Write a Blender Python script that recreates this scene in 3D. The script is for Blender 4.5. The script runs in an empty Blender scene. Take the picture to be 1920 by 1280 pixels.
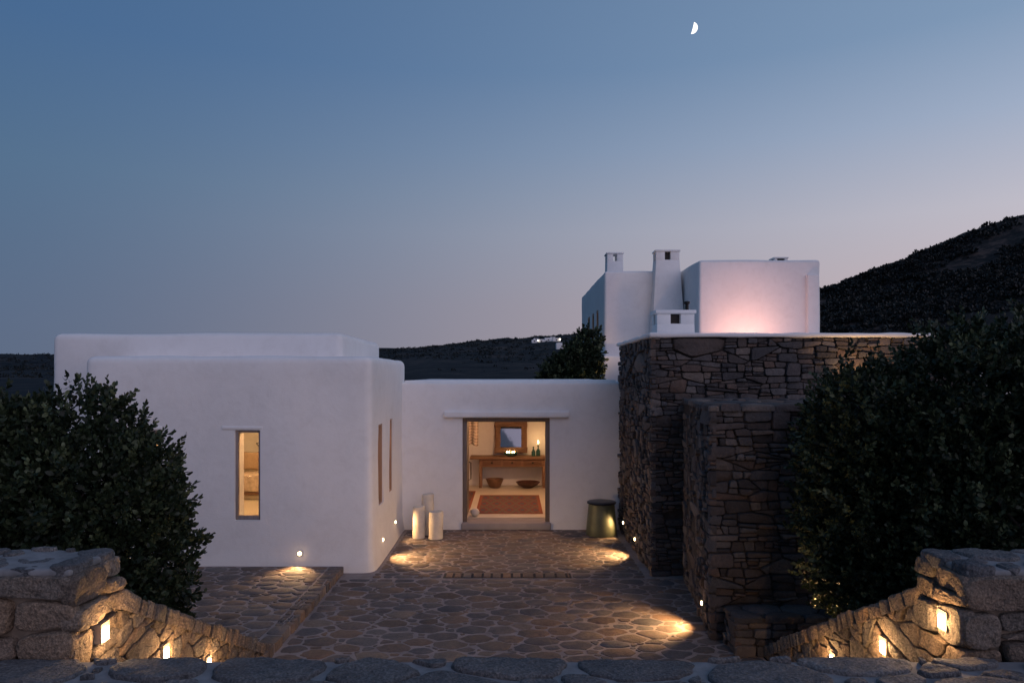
import bpy, bmesh, math, random
import numpy as np
from mathutils import Vector, noise

SC = bpy.context.scene
COL = SC.collection
R = math.radians

# ------------------------------------------------------------------ camera
EYE = 3.07                       # the camera stands on the upper landing, 1.73 m above it
cam_d = bpy.data.cameras.new('camera')
cam = bpy.data.objects.new('camera', cam_d)
COL.objects.link(cam)
cam.location = (0, 0, EYE)
cam.rotation_euler = (R(90), 0, 0)
cam_d.sensor_width = 36.0
cam_d.lens = 36.0 * 1300 / 1920
cam_d.shift_y = 65 / 1920
cam_d.clip_start = 0.05
cam_d.clip_end = 9000
SC.camera = cam

# ------------------------------------------------------------------ world: dusk sky
def lin(c):
    return tuple(((v / 255) / 12.92 if v / 255 <= 0.04045 else (((v / 255) + 0.055) / 1.055) ** 2.4) for v in c)

world = bpy.data.worlds.new('World')
SC.world = world
world.use_nodes = True
wt = world.node_tree
wt.nodes.clear()
def wn(t, **k):
    n = wt.nodes.new(t)
    for a, b in k.items():
        setattr(n, a, b)
    return n
w_out = wn('ShaderNodeOutputWorld')
w_bg = wn('ShaderNodeBackground')
w_bg.inputs[1].default_value = 1.0
tc = wn('ShaderNodeTexCoord')
sep = wn('ShaderNodeSeparateXYZ')
wt.links.new(tc.outputs['Generated'], sep.inputs[0])
# sine of the elevation runs the colour ramps (linear colours)
sky_far = [(0.0, (.108, .144, .222)), (0.066, (.105, .149, .237)), (0.25, (.087, .161, .270)), (0.40, (.063, .140, .283)), (1.0, (.040, .100, .220))]
sky_sun = [(0.0, (.59, .455, .455)), (0.10, (.575, .470, .490)), (0.20, (.525, .505, .575)), (0.304, (.350, .422, .562)), (0.40, (.220, .322, .478)), (1.0, (.060, .130, .260))]
def ramp(stops):
    n = wn('ShaderNodeValToRGB')
    e = n.color_ramp.elements
    while len(e) < len(stops):
        e.new(0.5)
    for i, (p, c) in enumerate(stops):
        e[i].position = p
        e[i].color = (*c, 1)
    wt.links.new(sep.outputs[2], n.inputs[0])
    return n
ra, rb = ramp(sky_far), ramp(sky_sun)
# azimuth towards the afterglow (right of the view)
flat = wn('ShaderNodeCombineXYZ')
wt.links.new(sep.outputs[0], flat.inputs[0])
wt.links.new(sep.outputs[1], flat.inputs[1])
nrm = wn('ShaderNodeVectorMath', operation='NORMALIZE')
wt.links.new(flat.outputs[0], nrm.inputs[0])
dot = wn('ShaderNodeVectorMath', operation='DOT_PRODUCT')
wt.links.new(nrm.outputs[0], dot.inputs[0])
GLOW_AZ = R(80)
dot.inputs[1].default_value = (math.sin(GLOW_AZ), math.cos(GLOW_AZ), 0)
fac = wn('ShaderNodeMath', operation='MULTIPLY_ADD')
wt.links.new(dot.outputs['Value'], fac.inputs[0])
fac.inputs[1].default_value = 0.5
fac.inputs[2].default_value = 0.5
mx = wn('ShaderNodeMix', data_type='RGBA')
rng_n = wn('ShaderNodeMapRange')
rng_n.inputs['From Min'].default_value = 0.25
rng_n.inputs['From Max'].default_value = 0.87
wt.links.new(fac.outputs[0], rng_n.inputs['Value'])
pw = wn('ShaderNodeMath', operation='POWER')
wt.links.new(rng_n.outputs[0], pw.inputs[0])
pw.inputs[1].default_value = 1.4
wt.links.new(pw.outputs[0], mx.inputs[0])
wt.links.new(ra.outputs[0], mx.inputs[6])
wt.links.new(rb.outputs[0], mx.inputs[7])
wt.links.new(mx.outputs[2], w_bg.inputs[0])
wt.links.new(w_bg.outputs[0], w_out.inputs[0])

# ------------------------------------------------------------------ the last soft light of the sun that has set
sun_d = bpy.data.lights.new('afterglow', 'SUN')
sun_d.energy = 0.78
sun_d.angle = R(70)
sun_d.color = (0.98, 0.79, 0.95)
sun = bpy.data.objects.new('afterglow', sun_d)
COL.objects.link(sun)
_d = Vector((-0.6, 1.0, -0.5))
sun.rotation_euler = _d.to_track_quat('-Z', 'Y').to_euler()

SC.view_settings.view_transform = 'Standard'
SC.view_settings.look = 'None'
SC.view_settings.exposure = 0.0
SC.view_settings.gamma = 1.0
SC.view_settings.use_curve_mapping = False
SC.cycles.use_denoising = True
SC.cycles.max_bounces = 8
SC.cycles.sample_clamp_indirect = 4.0

# ------------------------------------------------------------------ materials
def new_mat(name):
    m = bpy.data.materials.new(name)
    m.use_nodes = True
    return m, m.node_tree, m.node_tree.nodes['Principled BSDF']

def nd(t, kind, **k):
    n = t.nodes.new(kind)
    for a, b in k.items():
        setattr(n, a, b)
    return n

def cramp(t, src, stops, interp='LINEAR'):
    n = nd(t, 'ShaderNodeValToRGB')
    n.color_ramp.interpolation = interp
    e = n.color_ramp.elements
    while len(e) < len(stops):
        e.new(0.5)
    for i, (p, c) in enumerate(stops):
        e[i].position = p
        e[i].color = (*c, 1) if len(c) == 3 else c
    t.links.new(src, n.inputs[0])
    return n

def noise_n(t, scale, detail=4, rough=0.6, coord='Object', vec=None):
    n = nd(t, 'ShaderNodeTexNoise')
    n.inputs['Scale'].default_value = scale
    n.inputs['Detail'].default_value = detail
    n.inputs['Roughness'].default_value = rough
    if vec is None:
        c = nd(t, 'ShaderNodeTexCoord')
        vec = c.outputs[coord]
    t.links.new(vec, n.inputs['Vector'])
    return n

def mixc(t, fac, a, b, blend='MIX'):
    n = nd(t, 'ShaderNodeMix', data_type='RGBA', blend_type=blend)
    for sock, v in ((0, fac), (6, a), (7, b)):
        if isinstance(v, (int, float)):
            n.inputs[sock].default_value = v
        elif isinstance(v, tuple):
            n.inputs[sock].default_value = (*v, 1)
        else:
            t.links.new(v, n.inputs[sock])
    return n.outputs[2]

def bump(t, bsdf, h, strength, dist, prev=None):
    b = nd(t, 'ShaderNodeBump')
    b.inputs['Strength'].default_value = strength
    b.inputs['Distance'].default_value = dist
    t.links.new(h, b.inputs['Height'])
    if prev is not None:
        t.links.new(prev.outputs[0], b.inputs['Normal'])
    t.links.new(b.outputs[0], bsdf.inputs['Normal'])
    return b

def world_pos(t):
    return nd(t, 'ShaderNodeNewGeometry').outputs['Position']

def mat_plaster(name='lime_plaster', base=(0.80, 0.785, 0.77)):
    m, t, b = new_mat(name)
    p = world_pos(t)
    n1 = noise_n(t, 0.55, 5, 0.6, vec=p)
    n2 = noise_n(t, 5.0, 5, 0.65, vec=p)
    n3 = noise_n(t, 45.0, 3, 0.6, vec=p)
    n4 = noise_n(t, 1.7, 6, 0.72, vec=p)
    n4.inputs['Distortion'].default_value = 1.4
    c = cramp(t, n1.outputs[0], [(0.30, tuple(v * 0.93 for v in base)), (0.52, base), (0.72, tuple(min(v * 1.03, 0.86) for v in base))])
    c2 = cramp(t, n2.outputs[0], [(0.30, (0.94, 0.935, 0.93)), (0.52, (1, 1, 1))])
    patch = cramp(t, n4.outputs[0], [(0.55, (1, 1, 1)), (0.575, (0.945, 0.94, 0.935)), (0.66, (0.955, 0.95, 0.945)), (0.69, (1, 1, 1))])
    col = mixc(t, 0.8, c.outputs[0], c2.outputs[0], 'MULTIPLY')
    col = mixc(t, 0.45, col, patch.outputs[0], 'MULTIPLY')
    t.links.new(col, b.inputs['Base Color'])
    b.inputs['Roughness'].default_value = 0.92
    b0 = bump(t, b, n4.outputs[0], 0.10, 0.05)
    b1 = bump(t, b, n2.outputs[0], 0.22, 0.02, b0)
    bump(t, b, n3.outputs[0], 0.2, 0.004, b1)
    return m

def mat_stone(name, stops, speck=0.25, rel=0.5, rough=0.9, scale=1.0, dist=1.0):
    m, t, b = new_mat(name)
    a = nd(t, 'ShaderNodeAttribute', attribute_name='tone')
    p = world_pos(t)
    n1 = noise_n(t, 4.0 * scale, 6, 0.65, vec=p)
    n2 = noise_n(t, 26.0 * scale, 5, 0.7, vec=p)
    n3 = noise_n(t, 110.0 * scale, 3, 0.6, vec=p)
    base = cramp(t, a.outputs['Fac'], stops)
    v1 = cramp(t, n1.outputs[0], [(0.25, (0.55, 0.52, 0.50)), (0.5, (1, 0.98, 0.96)), (0.75, (1.35, 1.22, 1.08))])
    v2 = cramp(t, n2.outputs[0], [(0.3, (0.62, 0.62, 0.63)), (0.55, (1, 1, 1)), (0.75, (1.3, 1.28, 1.25))])
    v3 = cramp(t, n3.outputs[0], [(0.35, (0.55, 0.55, 0.56)), (0.55, (1, 1, 1)), (0.7, (1.5, 1.48, 1.45))])
    c = mixc(t, 0.8, base.outputs[0], v1.outputs[0], 'MULTIPLY')
    c = mixc(t, 0.7, c, v2.outputs[0], 'MULTIPLY')
    c = mixc(t, speck, c, v3.outputs[0], 'MULTIPLY')
    t.links.new(c, b.inputs['Base Color'])
    b.inputs['Roughness'].default_value = rough
    b1 = bump(t, b, n1.outputs[0], min(rel * 0.7, 1), 0.06 * dist)
    b2 = bump(t, b, n2.outputs[0], min(rel, 1), 0.02 * dist, b1)
    bump(t, b, n3.outputs[0], min(rel * 0.6, 1), 0.006 * dist, b2)
    return m

def mat_simple(name, col, rough=0.6, metal=0.0, var=0.12, nscale=8.0, bmp=0.1):
    m, t, b = new_mat(name)
    n = noise_n(t, nscale, 5, 0.6)
    lo = tuple(v * (1 - var) for v in col)
    hi = tuple(min(v * (1 + var), 0.95) for v in col)
    c = cramp(t, n.outputs[0], [(0.3, lo), (0.7, hi)])
    t.links.new(c.outputs[0], b.inputs['Base Color'])
    b.inputs['Roughness'].default_value = rough
    b.inputs['Metallic'].default_value = metal
    if bmp:
        bump(t, b, n.outputs[0], bmp, 0.01)
    return m

def mat_wood(name, dark, light, axis=0, scale=3.0):
    m, t, b = new_mat(name)
    c = nd(t, 'ShaderNodeTexCoord')
    mp = nd(t, 'ShaderNodeMapping')
    s = [14.0, 14.0, 14.0]
    s[axis] = 1.2
    mp.inputs['Scale'].default_value = s
    t.links.new(c.outputs['Object'], mp.inputs[0])
    n = noise_n(t, scale, 6, 0.65, vec=mp.outputs[0])
    r = cramp(t, n.outputs[0], [(0.3, dark), (0.7, light)])
    t.links.new(r.outputs[0], b.inputs['Base Color'])
    b.inputs['Roughness'].default_value = 0.6
    bump(t, b, n.outputs[0], 0.3, 0.006)
    return m

def mat_emit(name, col, strength):
    m = bpy.data.materials.new(name)
    m.use_nodes = True
    t = m.node_tree
    t.nodes.clear()
    e = nd(t, 'ShaderNodeEmission')
    e.inputs[0].default_value = (*col, 1)
    e.inputs[1].default_value = strength
    o = nd(t, 'ShaderNodeOutputMaterial')
    t.links.new(e.outputs[0], o.inputs[0])
    return m

WARM = (1.0, 0.57, 0.24)
M = {}
M['plaster'] = mat_plaster()
M['inner'] = mat_plaster('inner_plaster', (0.74, 0.70, 0.64))
M['wall_stone'] = mat_stone('rubble_stone', [(0.0, (0.042, 0.041, 0.046)), (0.2, (0.090, 0.072, 0.066)), (0.4, (0.084, 0.083, 0.092)), (0.55, (0.125, 0.086, 0.070)), (0.7, (0.060, 0.058, 0.063)), (0.85, (0.135, 0.128, 0.132)), (1.0, (0.165, 0.132, 0.112))], rel=0.9)
M['pave_stone'] = mat_stone('paving_stone', [(0.0, (0.085, 0.082, 0.088)), (0.18, (0.165, 0.122, 0.100)), (0.36, (0.112, 0.106, 0.110)), (0.54, (0.195, 0.125, 0.085)), (0.72, (0.140, 0.128, 0.124)), (0.86, (0.110, 0.078, 0.062)), (1.0, (0.215, 0.165, 0.128))], rel=0.75, rough=0.88, dist=0.7)
M['granite'] = mat_stone('granite', [(0.0, (0.120, 0.095, 0.078)), (0.25, (0.230, 0.175, 0.135)), (0.5, (0.170, 0.150, 0.132)), (0.75, (0.265, 0.185, 0.125)), (1.0, (0.215, 0.190, 0.165))], speck=1.0, rel=1.0, scale=0.6, dist=2.2)
M['landing_stone'] = mat_stone('landing_granite', [(0.0, (0.085, 0.090, 0.102)), (0.35, (0.190, 0.185, 0.185)), (0.65, (0.115, 0.115, 0.122)), (1.0, (0.165, 0.165, 0.172))], speck=1.0, rel=1.0, scale=0.55, dist=2.2)
M['mortar'] = mat_simple('mortar', (0.27, 0.22, 0.20), 0.95, var=0.25, nscale=5.0, bmp=0.5)
M['landing_mortar'] = mat_simple('landing_mortar', (0.19, 0.19, 0.195), 0.95, var=0.25, nscale=9.0, bmp=0.5)
M['joint'] = mat_simple('joint_earth', (0.045, 0.037, 0.033), 0.98, var=0.3, nscale=10.0)
M['wall_joint'] = mat_simple('wall_joint_mortar', (0.17, 0.13, 0.10), 0.98, var=0.3, nscale=12.0, bmp=0.6)
M['soil'] = mat_simple('soil', (0.055, 0.042, 0.033), 0.98, var=0.4, nscale=6.0, bmp=0.6)
M['frame'] = mat_wood('weathered_wood', (0.10, 0.075, 0.06), (0.20, 0.155, 0.13), 2)
M['frame_grey'] = mat_wood('grey_wood', (0.20, 0.165, 0.15), (0.30, 0.25, 0.23), 2)
M['frame_tan'] = mat_wood('tan_wood', (0.30, 0.17, 0.10), (0.42, 0.25, 0.15), 2)
M['table'] = mat_wood('table_wood', (0.16, 0.085, 0.045), (0.30, 0.175, 0.10), 0)
M['mirror_wood'] = mat_wood('mirror_wood', (0.09, 0.045, 0.025), (0.21, 0.11, 0.06), 0)
M['bowl_wood'] = mat_simple('bowl_wood', (0.16, 0.085, 0.045), 0.55, var=0.4)
M['bowl_dark'] = mat_simple('bowl_dark', (0.09, 0.035, 0.025), 0.5, var=0.4)
M['iron'] = mat_simple('black_iron', (0.02, 0.018, 0.017), 0.5, 0.6)
M['alabaster'] = mat_simple('pale_stone', (0.62, 0.57, 0.49), 0.7, var=0.13, nscale=6.0, bmp=0.2)
M['olive'] = mat_simple('olive_metal', (0.105, 0.120, 0.080), 0.5, 0.25, var=0.2, nscale=5.0)
M['drum_top'] = mat_simple('dark_blue_metal', (0.025, 0.032, 0.045), 0.3, 0.5)
M['floor'] = mat_simple('polished_cement', (0.62, 0.55, 0.46), 0.45, var=0.06, nscale=1.5, bmp=0.03)
M['threshold'] = mat_simple('threshold_cement', (0.30, 0.265, 0.255), 0.8, var=0.1, nscale=4.0)
M['fabric'] = mat_simple('linen', (0.62, 0.54, 0.44), 0.95, var=0.1, nscale=30.0, bmp=0.3)
M['pillow'] = mat_simple('pillow_linen', (0.44, 0.32, 0.22), 0.95, var=0.12, nscale=30.0, bmp=0.3)
M['throw'] = mat_simple('throw', (0.56, 0.46, 0.38), 0.95, var=0.3, nscale=9.0, bmp=0.3)
M['housing'] = mat_simple('lamp_housing', (0.30, 0.26, 0.22), 0.5, 0.2)
M['white_metal'] = mat_simple('painted_metal', (0.6, 0.58, 0.55), 0.5)
M['lens_stair'] = mat_emit('lamp_lens_stair', (1.0, 0.80, 0.55), 30.0)
M['lens'] = mat_emit('lamp_lens', (1.0, 0.66, 0.34), 25.0)
M['lens_room'] = mat_emit('room_lamp_lens', (1.0, 0.52, 0.26), 115.0)
M['lens_bedroom'] = mat_emit('bedroom_lamp_lens', (1.0, 0.54, 0.23), 280.0)
M['flame'] = mat_emit('flame', (1.0, 0.62, 0.25), 45.0)
M['far_lamp'] = mat_emit('far_lamp', (1.0, 0.85, 0.62), 14.0)

def mat_glass():
    m, t, b = new_mat('window_glass')
    t.nodes.remove(b)
    g = nd(t, 'ShaderNodeBsdfGlossy')
    g.inputs['Roughness'].default_value = 0.02
    tr = nd(t, 'ShaderNodeBsdfTransparent')
    tr.inputs[0].default_value = (0.95, 0.96, 0.95, 1)
    fr = nd(t, 'ShaderNodeFresnel')
    fr.inputs[0].default_value = 1.45
    mi = nd(t, 'ShaderNodeMixShader')
    t.links.new(fr.outputs[0], mi.inputs[0])
    t.links.new(tr.outputs[0], mi.inputs[1])
    t.links.new(g.outputs[0], mi.inputs[2])
    t.links.new(mi.outputs[0], t.nodes['Material Output'].inputs[0])
    return m
M['glass'] = mat_glass()

def mat_bottle():
    m, t, b = new_mat('teal_glass')
    b.inputs['Base Color'].default_value = (0.05, 0.20, 0.19, 1)
    b.inputs['Roughness'].default_value = 0.08
    b.inputs['Transmission Weight'].default_value = 0.6
    return m
M['bottle'] = mat_bottle()
m, t, b = new_mat('mirror_glass')
b.inputs['Base Color'].default_value = (0.22, 0.235, 0.26, 1)
b.inputs['Metallic'].default_value = 1.0
b.inputs['Roughness'].default_value = 0.03
n = noise_n(t, 3.0, 2, 0.5)
bump(t, b, n.outputs[0], 0.05, 0.01)
M['mirror'] = m
m, t, b = new_mat('dark_pane')
b.inputs['Base Color'].default_value = (0.02, 0.022, 0.028, 1)
b.inputs['Roughness'].default_value = 0.06
M['dark_pane'] = m

def mat_leaf(name, lo, mid, hi):
    m, t, b = new_mat(name)
    a = nd(t, 'ShaderNodeAttribute', attribute_name='tone')
    r = cramp(t, a.outputs['Fac'], [(0.0, lo), (0.55, mid), (1.0, hi)])
    t.links.new(r.outputs[0], b.inputs['Base Color'])
    b.inputs['Roughness'].default_value = 0.5
    b.inputs['Specular IOR Level'].default_value = 0.3
    tr = nd(t, 'ShaderNodeBsdfTranslucent')
    t.links.new(r.outputs[0], tr.inputs[0])
    mi = nd(t, 'ShaderNodeMixShader')
    mi.inputs[0].default_value = 0.16
    o = t.nodes['Material Output']
    t.links.new(b.outputs[0], mi.inputs[1])
    t.links.new(tr.outputs[0], mi.inputs[2])
    t.links.new(mi.outputs[0], o.inputs[0])
    return m
M['leaf'] = mat_leaf('shrub_leaf', (0.008, 0.014, 0.007), (0.030, 0.045, 0.021), (0.150, 0.180, 0.095))
M['scrub'] = mat_leaf('scrub_leaf', (0.006, 0.009, 0.010), (0.014, 0.018, 0.018), (0.034, 0.037, 0.032))
M['bark'] = mat_simple('bark', (0.05, 0.04, 0.032), 0.95, var=0.4, nscale=20.0, bmp=0.6)

def mat_hill(name, lo, mid, hi, scale, rel=0.8):
    m, t, b = new_mat(name)
    p = world_pos(t)
    n1 = noise_n(t, scale, 8, 0.68, vec=p)
    n2 = noise_n(t, scale * 9, 6, 0.7, vec=p)
    mi = nd(t, 'ShaderNodeMath', operation='MULTIPLY_ADD')
    t.links.new(n2.outputs[0], mi.inputs[0])
    mi.inputs[1].default_value = 0.55
    ad = nd(t, 'ShaderNodeMath', operation='MULTIPLY')
    t.links.new(n1.outputs[0], ad.inputs[0])
    ad.inputs[1].default_value = 0.55
    t.links.new(ad.outputs[0], mi.inputs[2])
    r = cramp(t, mi.outputs[0], [(0.42, lo), (0.55, mid), (0.66, hi)])
    t.links.new(r.outputs[0], b.inputs['Base Color'])
    b.inputs['Roughness'].default_value = 1.0
    b.inputs['Specular IOR Level'].default_value = 0.1
    bump(t, b, mi.outputs[0], rel, 0.4)
    return m
M['hill_near'] = mat_hill('scrub_hillside', (0.010, 0.013, 0.014), (0.024, 0.024, 0.024), (0.090, 0.066, 0.056), 0.06)
M['hill_far'] = mat_hill('far_hillside', (0.005, 0.009, 0.013), (0.011, 0.016, 0.021), (0.050, 0.044, 0.042), 0.014, 0.15)  # the blue of distant haze is mixed into these colours
M['ground'] = mat_hill('dry_ground', (0.03, 0.028, 0.024), (0.05, 0.042, 0.035), (0.08, 0.062, 0.05), 0.05)

def mat_rug():
    m, t, b = new_mat('kilim_rug')
    c = nd(t, 'ShaderNodeTexCoord')
    s = nd(t, 'ShaderNodeSeparateXYZ')
    t.links.new(c.outputs['Generated'], s.inputs[0])
    def mth(op, a, bb=None, cc=None):
        n = nd(t, 'ShaderNodeMath', operation=op)
        for i, v in enumerate((a, bb, cc)):
            if v is None:
                continue
            if isinstance(v, (int, float)):
                n.inputs[i].default_value = v
            else:
                t.links.new(v, n.inputs[i])
        return n.outputs[0]
    def tri(x, k):
        return mth('ABSOLUTE', mth('SUBTRACT', mth('FRACT', mth('MULTIPLY', x, k)), 0.5))
    dia = mth('ADD', tri(s.outputs[0], 5.0), tri(s.outputs[1], 3.0))
    small = mth('ADD', tri(s.outputs[0], 20.0), tri(s.outputs[1], 12.0))
    stepped = mth('SNAP', mth('ADD', dia, mth('MULTIPLY', small, 0.12)), 0.09)
    field = cramp(t, stepped, [(0.0, (0.07, 0.06, 0.08)), (0.2, (0.16, 0.03, 0.03)), (0.36, (0.12, 0.075, 0.06)), (0.5, (0.13, 0.09, 0.06)), (0.66, (0.075, 0.06, 0.07)), (0.8, (0.17, 0.04, 0.035)), (0.95, (0.11, 0.085, 0.065))], 'CONSTANT')
    n = noise_n(t, 60, 3, 0.6)
    ex = mth('ABSOLUTE', mth('SUBTRACT', s.outputs[0], 0.5))
    ey = mth('ABSOLUTE', mth('SUBTRACT', s.outputs[1], 0.5))
    edge = mth('MAXIMUM', mth('GREATER_THAN', ex, 0.45), mth('GREATER_THAN', ey, 0.47))
    bord = cramp(t, small, [(0.0, (0.24, 0.06, 0.03)), (0.45, (0.25, 0.075, 0.035)), (0.8, (0.19, 0.075, 0.045))], 'CONSTANT')
    col = mixc(t, edge, field.outputs[0], bord.outputs[0])
    col = mixc(t, 0.35, col, cramp(t, n.outputs[0], [(0.3, (0.5, 0.5, 0.5)), (0.7, (1.2, 1.2, 1.2))]).outputs[0], 'MULTIPLY')
    t.links.new(col, b.inputs['Base Color'])
    b.inputs['Roughness'].default_value = 0.98
    bump(t, b, n.outputs[0], 0.4, 0.006)
    return m
M['rug'] = mat_rug()

# ------------------------------------------------------------------ object helpers
WLOC = {}
def wl(o):
    return WLOC.get(o.name, Vector((0, 0, 0))) if o else Vector((0, 0, 0))

def place(o, world_loc, parent):
    COL.objects.link(o)
    w = Vector(world_loc)
    WLOC[o.name] = w
    if parent is not None:
        o.parent = parent
        o.location = w - wl(parent)
    else:
        o.location = w
    return o

def tag(o, label=None, cat=None, group=None, kind=None):
    if label: o['label'] = label
    if cat: o['category'] = cat
    if group: o['group'] = group
    if kind: o['kind'] = kind
    return o

def thing(name, loc, label, cat, group=None):
    return tag(place(bpy.data.objects.new(name, None), loc, None), label, cat, group)

def sharpen(me, ang=35):
    bm = bmesh.new()
    bm.from_mesh(me)
    for f in bm.faces:
        f.smooth = True
    lim = R(ang)
    for e in bm.edges:
        if len(e.link_faces) == 2 and e.calc_face_angle(0) > lim:
            e.smooth = False
    bm.to_mesh(me)
    bm.free()

def mk(name, verts, faces, mat, parent=None, origin=None, smooth=None, recalc=True):
    v = np.array(verts, dtype=float)
    if origin is None:
        lo, hi = v.min(0), v.max(0)
        origin = ((lo[0] + hi[0]) / 2, (lo[1] + hi[1]) / 2, lo[2])
    v = v - np.array(origin)
    me = bpy.data.meshes.new(name)
    me.from_pydata([tuple(p) for p in v], [], faces)
    if recalc:
        bm = bmesh.new()
        bm.from_mesh(me)
        bmesh.ops.recalc_face_normals(bm, faces=bm.faces)
        bm.to_mesh(me)
        bm.free()
    if smooth:
        sharpen(me, smooth)
    me.materials.append(M[mat] if isinstance(mat, str) else mat)
    return place(bpy.data.objects.new(name, me), origin, parent)

def mk_bm(name, bm, mat, parent=None, smooth=None, origin=None):
    bm.verts.ensure_lookup_table()
    bm.verts.index_update()
    vs = [tuple(v.co) for v in bm.verts]
    fs = [[v.index for v in f.verts] for f in bm.faces]
    bm.free()
    return mk(name, vs, fs, mat, parent, origin, smooth)

def box_bm(x0, x1, y0, y1, z0, z1, bev=0.0, seg=2, bm=None, taper=None):
    b = bmesh.new()
    co = [(x, y, z) for z in (z0, z1) for y in (y0, y1) for x in (x0, x1)]
    if taper:                    # top is narrower by this much on each side
        co = [(x + (taper if x == x0 else -taper) * (z == z1), y + (taper if y == y0 else -taper) * (z == z1), z) for x, y, z in co]
    v = [b.verts.new(c) for c in co]
    for f in ((0, 2, 3, 1), (4, 5, 7, 6), (0, 1, 5, 4), (2, 6, 7, 3), (0, 4, 6, 2), (1, 3, 7, 5)):
        b.faces.new([v[i] for i in f])
    if bev:
        bmesh.ops.bevel(b, geom=b.edges[:], offset=bev, segments=seg, affect='EDGES', profile=0.5)
    if bm is not None:
        me = bpy.data.meshes.new('tmp')
        b.to_mesh(me)
        b.free()
        bm.from_mesh(me)
        bpy.data.meshes.remove(me)
        return bm
    return b

def box(name, x0, x1, y0, y1, z0, z1, mat, parent=None, bev=0.0, taper=None):
    return mk_bm(name, box_bm(x0, x1, y0, y1, z0, z1, bev, 2, None, taper), mat, parent, 40 if bev else None)

def axis_coords(a, b, r, step):
    n = max(1, int(round((b - a - 2 * r) / step)))
    return [a, a + r * .12, a + r * .3, a + r * .55] + [a + r + (b - a - 2 * r) * i / n for i in range(n + 1)] + [b - r * .55, b - r * .3, b - r * .12, b]

def rbox(x0, x1, y0, y1, z0, z1, r=0.1, step=0.3, amp=0.01, seed=0, flare=0.0, sink_bottom=True, freq=0.9):
    """Hand-plastered block: rounded edges and slightly uneven faces."""
    zb = z0 - r if sink_bottom else z0
    X, Y, Z = axis_coords(x0, x1, r, step), axis_coords(y0, y1, r, step), axis_coords(zb, z1, r, step)
    nx, ny, nz = len(X) - 1, len(Y) - 1, len(Z) - 1
    idx, vs, fs = {}, [], []
    lo = Vector((x0 + r, y0 + r, zb + r))
    hi = Vector((x1 - r, y1 - r, z1 - r))
    def vid(i, j, k):
        key = (i, j, k)
        if key not in idx:
            p = Vector((X[i], Y[j], Z[k]))
            c = Vector([min(max(p[a], lo[a]), hi[a]) for a in range(3)])
            d = p - c
            if d.length > 1e-9:
                d.normalize()
                p = c + d * r
            nn = noise.noise(p * freq + Vector((seed * 7.3, 1.7, seed))) + 0.45 * noise.noise(p * freq * 2.7 + Vector((seed, 9.1, 3.3)))
            p = p + d * (nn * amp)
            if flare:
                h = max(0.0, 1 - max(p.z, 0) / 0.35)
                q = Vector((d.x, d.y, 0))
                p = p + q * (flare * h * h)
            idx[key] = len(vs)
            vs.append(p)
        return idx[key]
    for i in range(nx):
        for j in range(ny):
            fs.append([vid(i, j, 0), vid(i, j + 1, 0), vid(i + 1, j + 1, 0), vid(i + 1, j, 0)])
            fs.append([vid(i, j, nz), vid(i + 1, j, nz), vid(i + 1, j + 1, nz), vid(i, j + 1, nz)])
    for i in range(nx):
        for k in range(nz):
            fs.append([vid(i, 0, k), vid(i + 1, 0, k), vid(i + 1, 0, k + 1), vid(i, 0, k + 1)])
            fs.append([vid(i, ny, k), vid(i, ny, k + 1), vid(i + 1, ny, k + 1), vid(i + 1, ny, k)])
    for j in range(ny):
        for k in range(nz):
            fs.append([vid(0, j, k), vid(0, j, k + 1), vid(0, j + 1, k + 1), vid(0, j + 1, k)])
            fs.append([vid(nx, j, k), vid(nx, j + 1, k), vid(nx, j + 1, k + 1), vid(nx, j, k + 1)])
    return [tuple(v) for v in vs], fs

def cut(name, vs, fs, cuts, mat, parent):
    """A solid with box openings cut out of it."""
    me = bpy.data.meshes.new(name)
    me.from_pydata(vs, [], fs)
    o = bpy.data.objects.new('tmp_solid', me)
    COL.objects.link(o)
    tmp = []
    for c in cuts:
        if len(c) == 6:
            b = box_bm(*c)
        else:
            b = box_bm(*c[:6], c[6], 3)
        cm = bpy.data.meshes.new('tmp_cut')
        bmesh.ops.recalc_face_normals(b, faces=b.faces)
        b.to_mesh(cm)
        b.free()
        co = bpy.data.objects.new('tmp_cut', cm)
        COL.objects.link(co)
        md = o.modifiers.new('cut', 'BOOLEAN')
        md.operation = 'DIFFERENCE'
        md.solver = 'EXACT'
        md.object = co
        tmp.append(co)
    dg = bpy.context.evaluated_depsgraph_get()
    res = bpy.data.meshes.new_from_object(o.evaluated_get(dg))
    v2 = [tuple(v.co) for v in res.vertices]
    f2 = [list(p.vertices) for p in res.polygons]
    for q in tmp + [o]:
        bpy.data.objects.remove(q)
    bpy.data.meshes.remove(res)
    return mk(name, v2, f2, mat, parent, None, 32, recalc=False)

def lathe(profile, cx, cy, cz, n=24, wob=0.0, seed=0):
    vs, fs = [], []
    for k, (r, z) in enumerate(profile):
        for i in range(n):
            a = 2 * math.pi * i / n
            rr = r * (1 + wob * noise.noise(Vector((math.cos(a) * 1.5, math.sin(a) * 1.5, z * 2 + seed))))
            vs.append((cx + rr * math.cos(a), cy + rr * math.sin(a), cz + z))
    for k in range(len(profile) - 1):
        for i in range(n):
            j = (i + 1) % n
            fs.append([k * n + i, k * n + j, (k + 1) * n + j, (k + 1) * n + i])
    fs.append(list(range(n))[::-1])
    fs.append([(len(profile) - 1) * n + i for i in range(n)])
    return vs, fs

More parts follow.
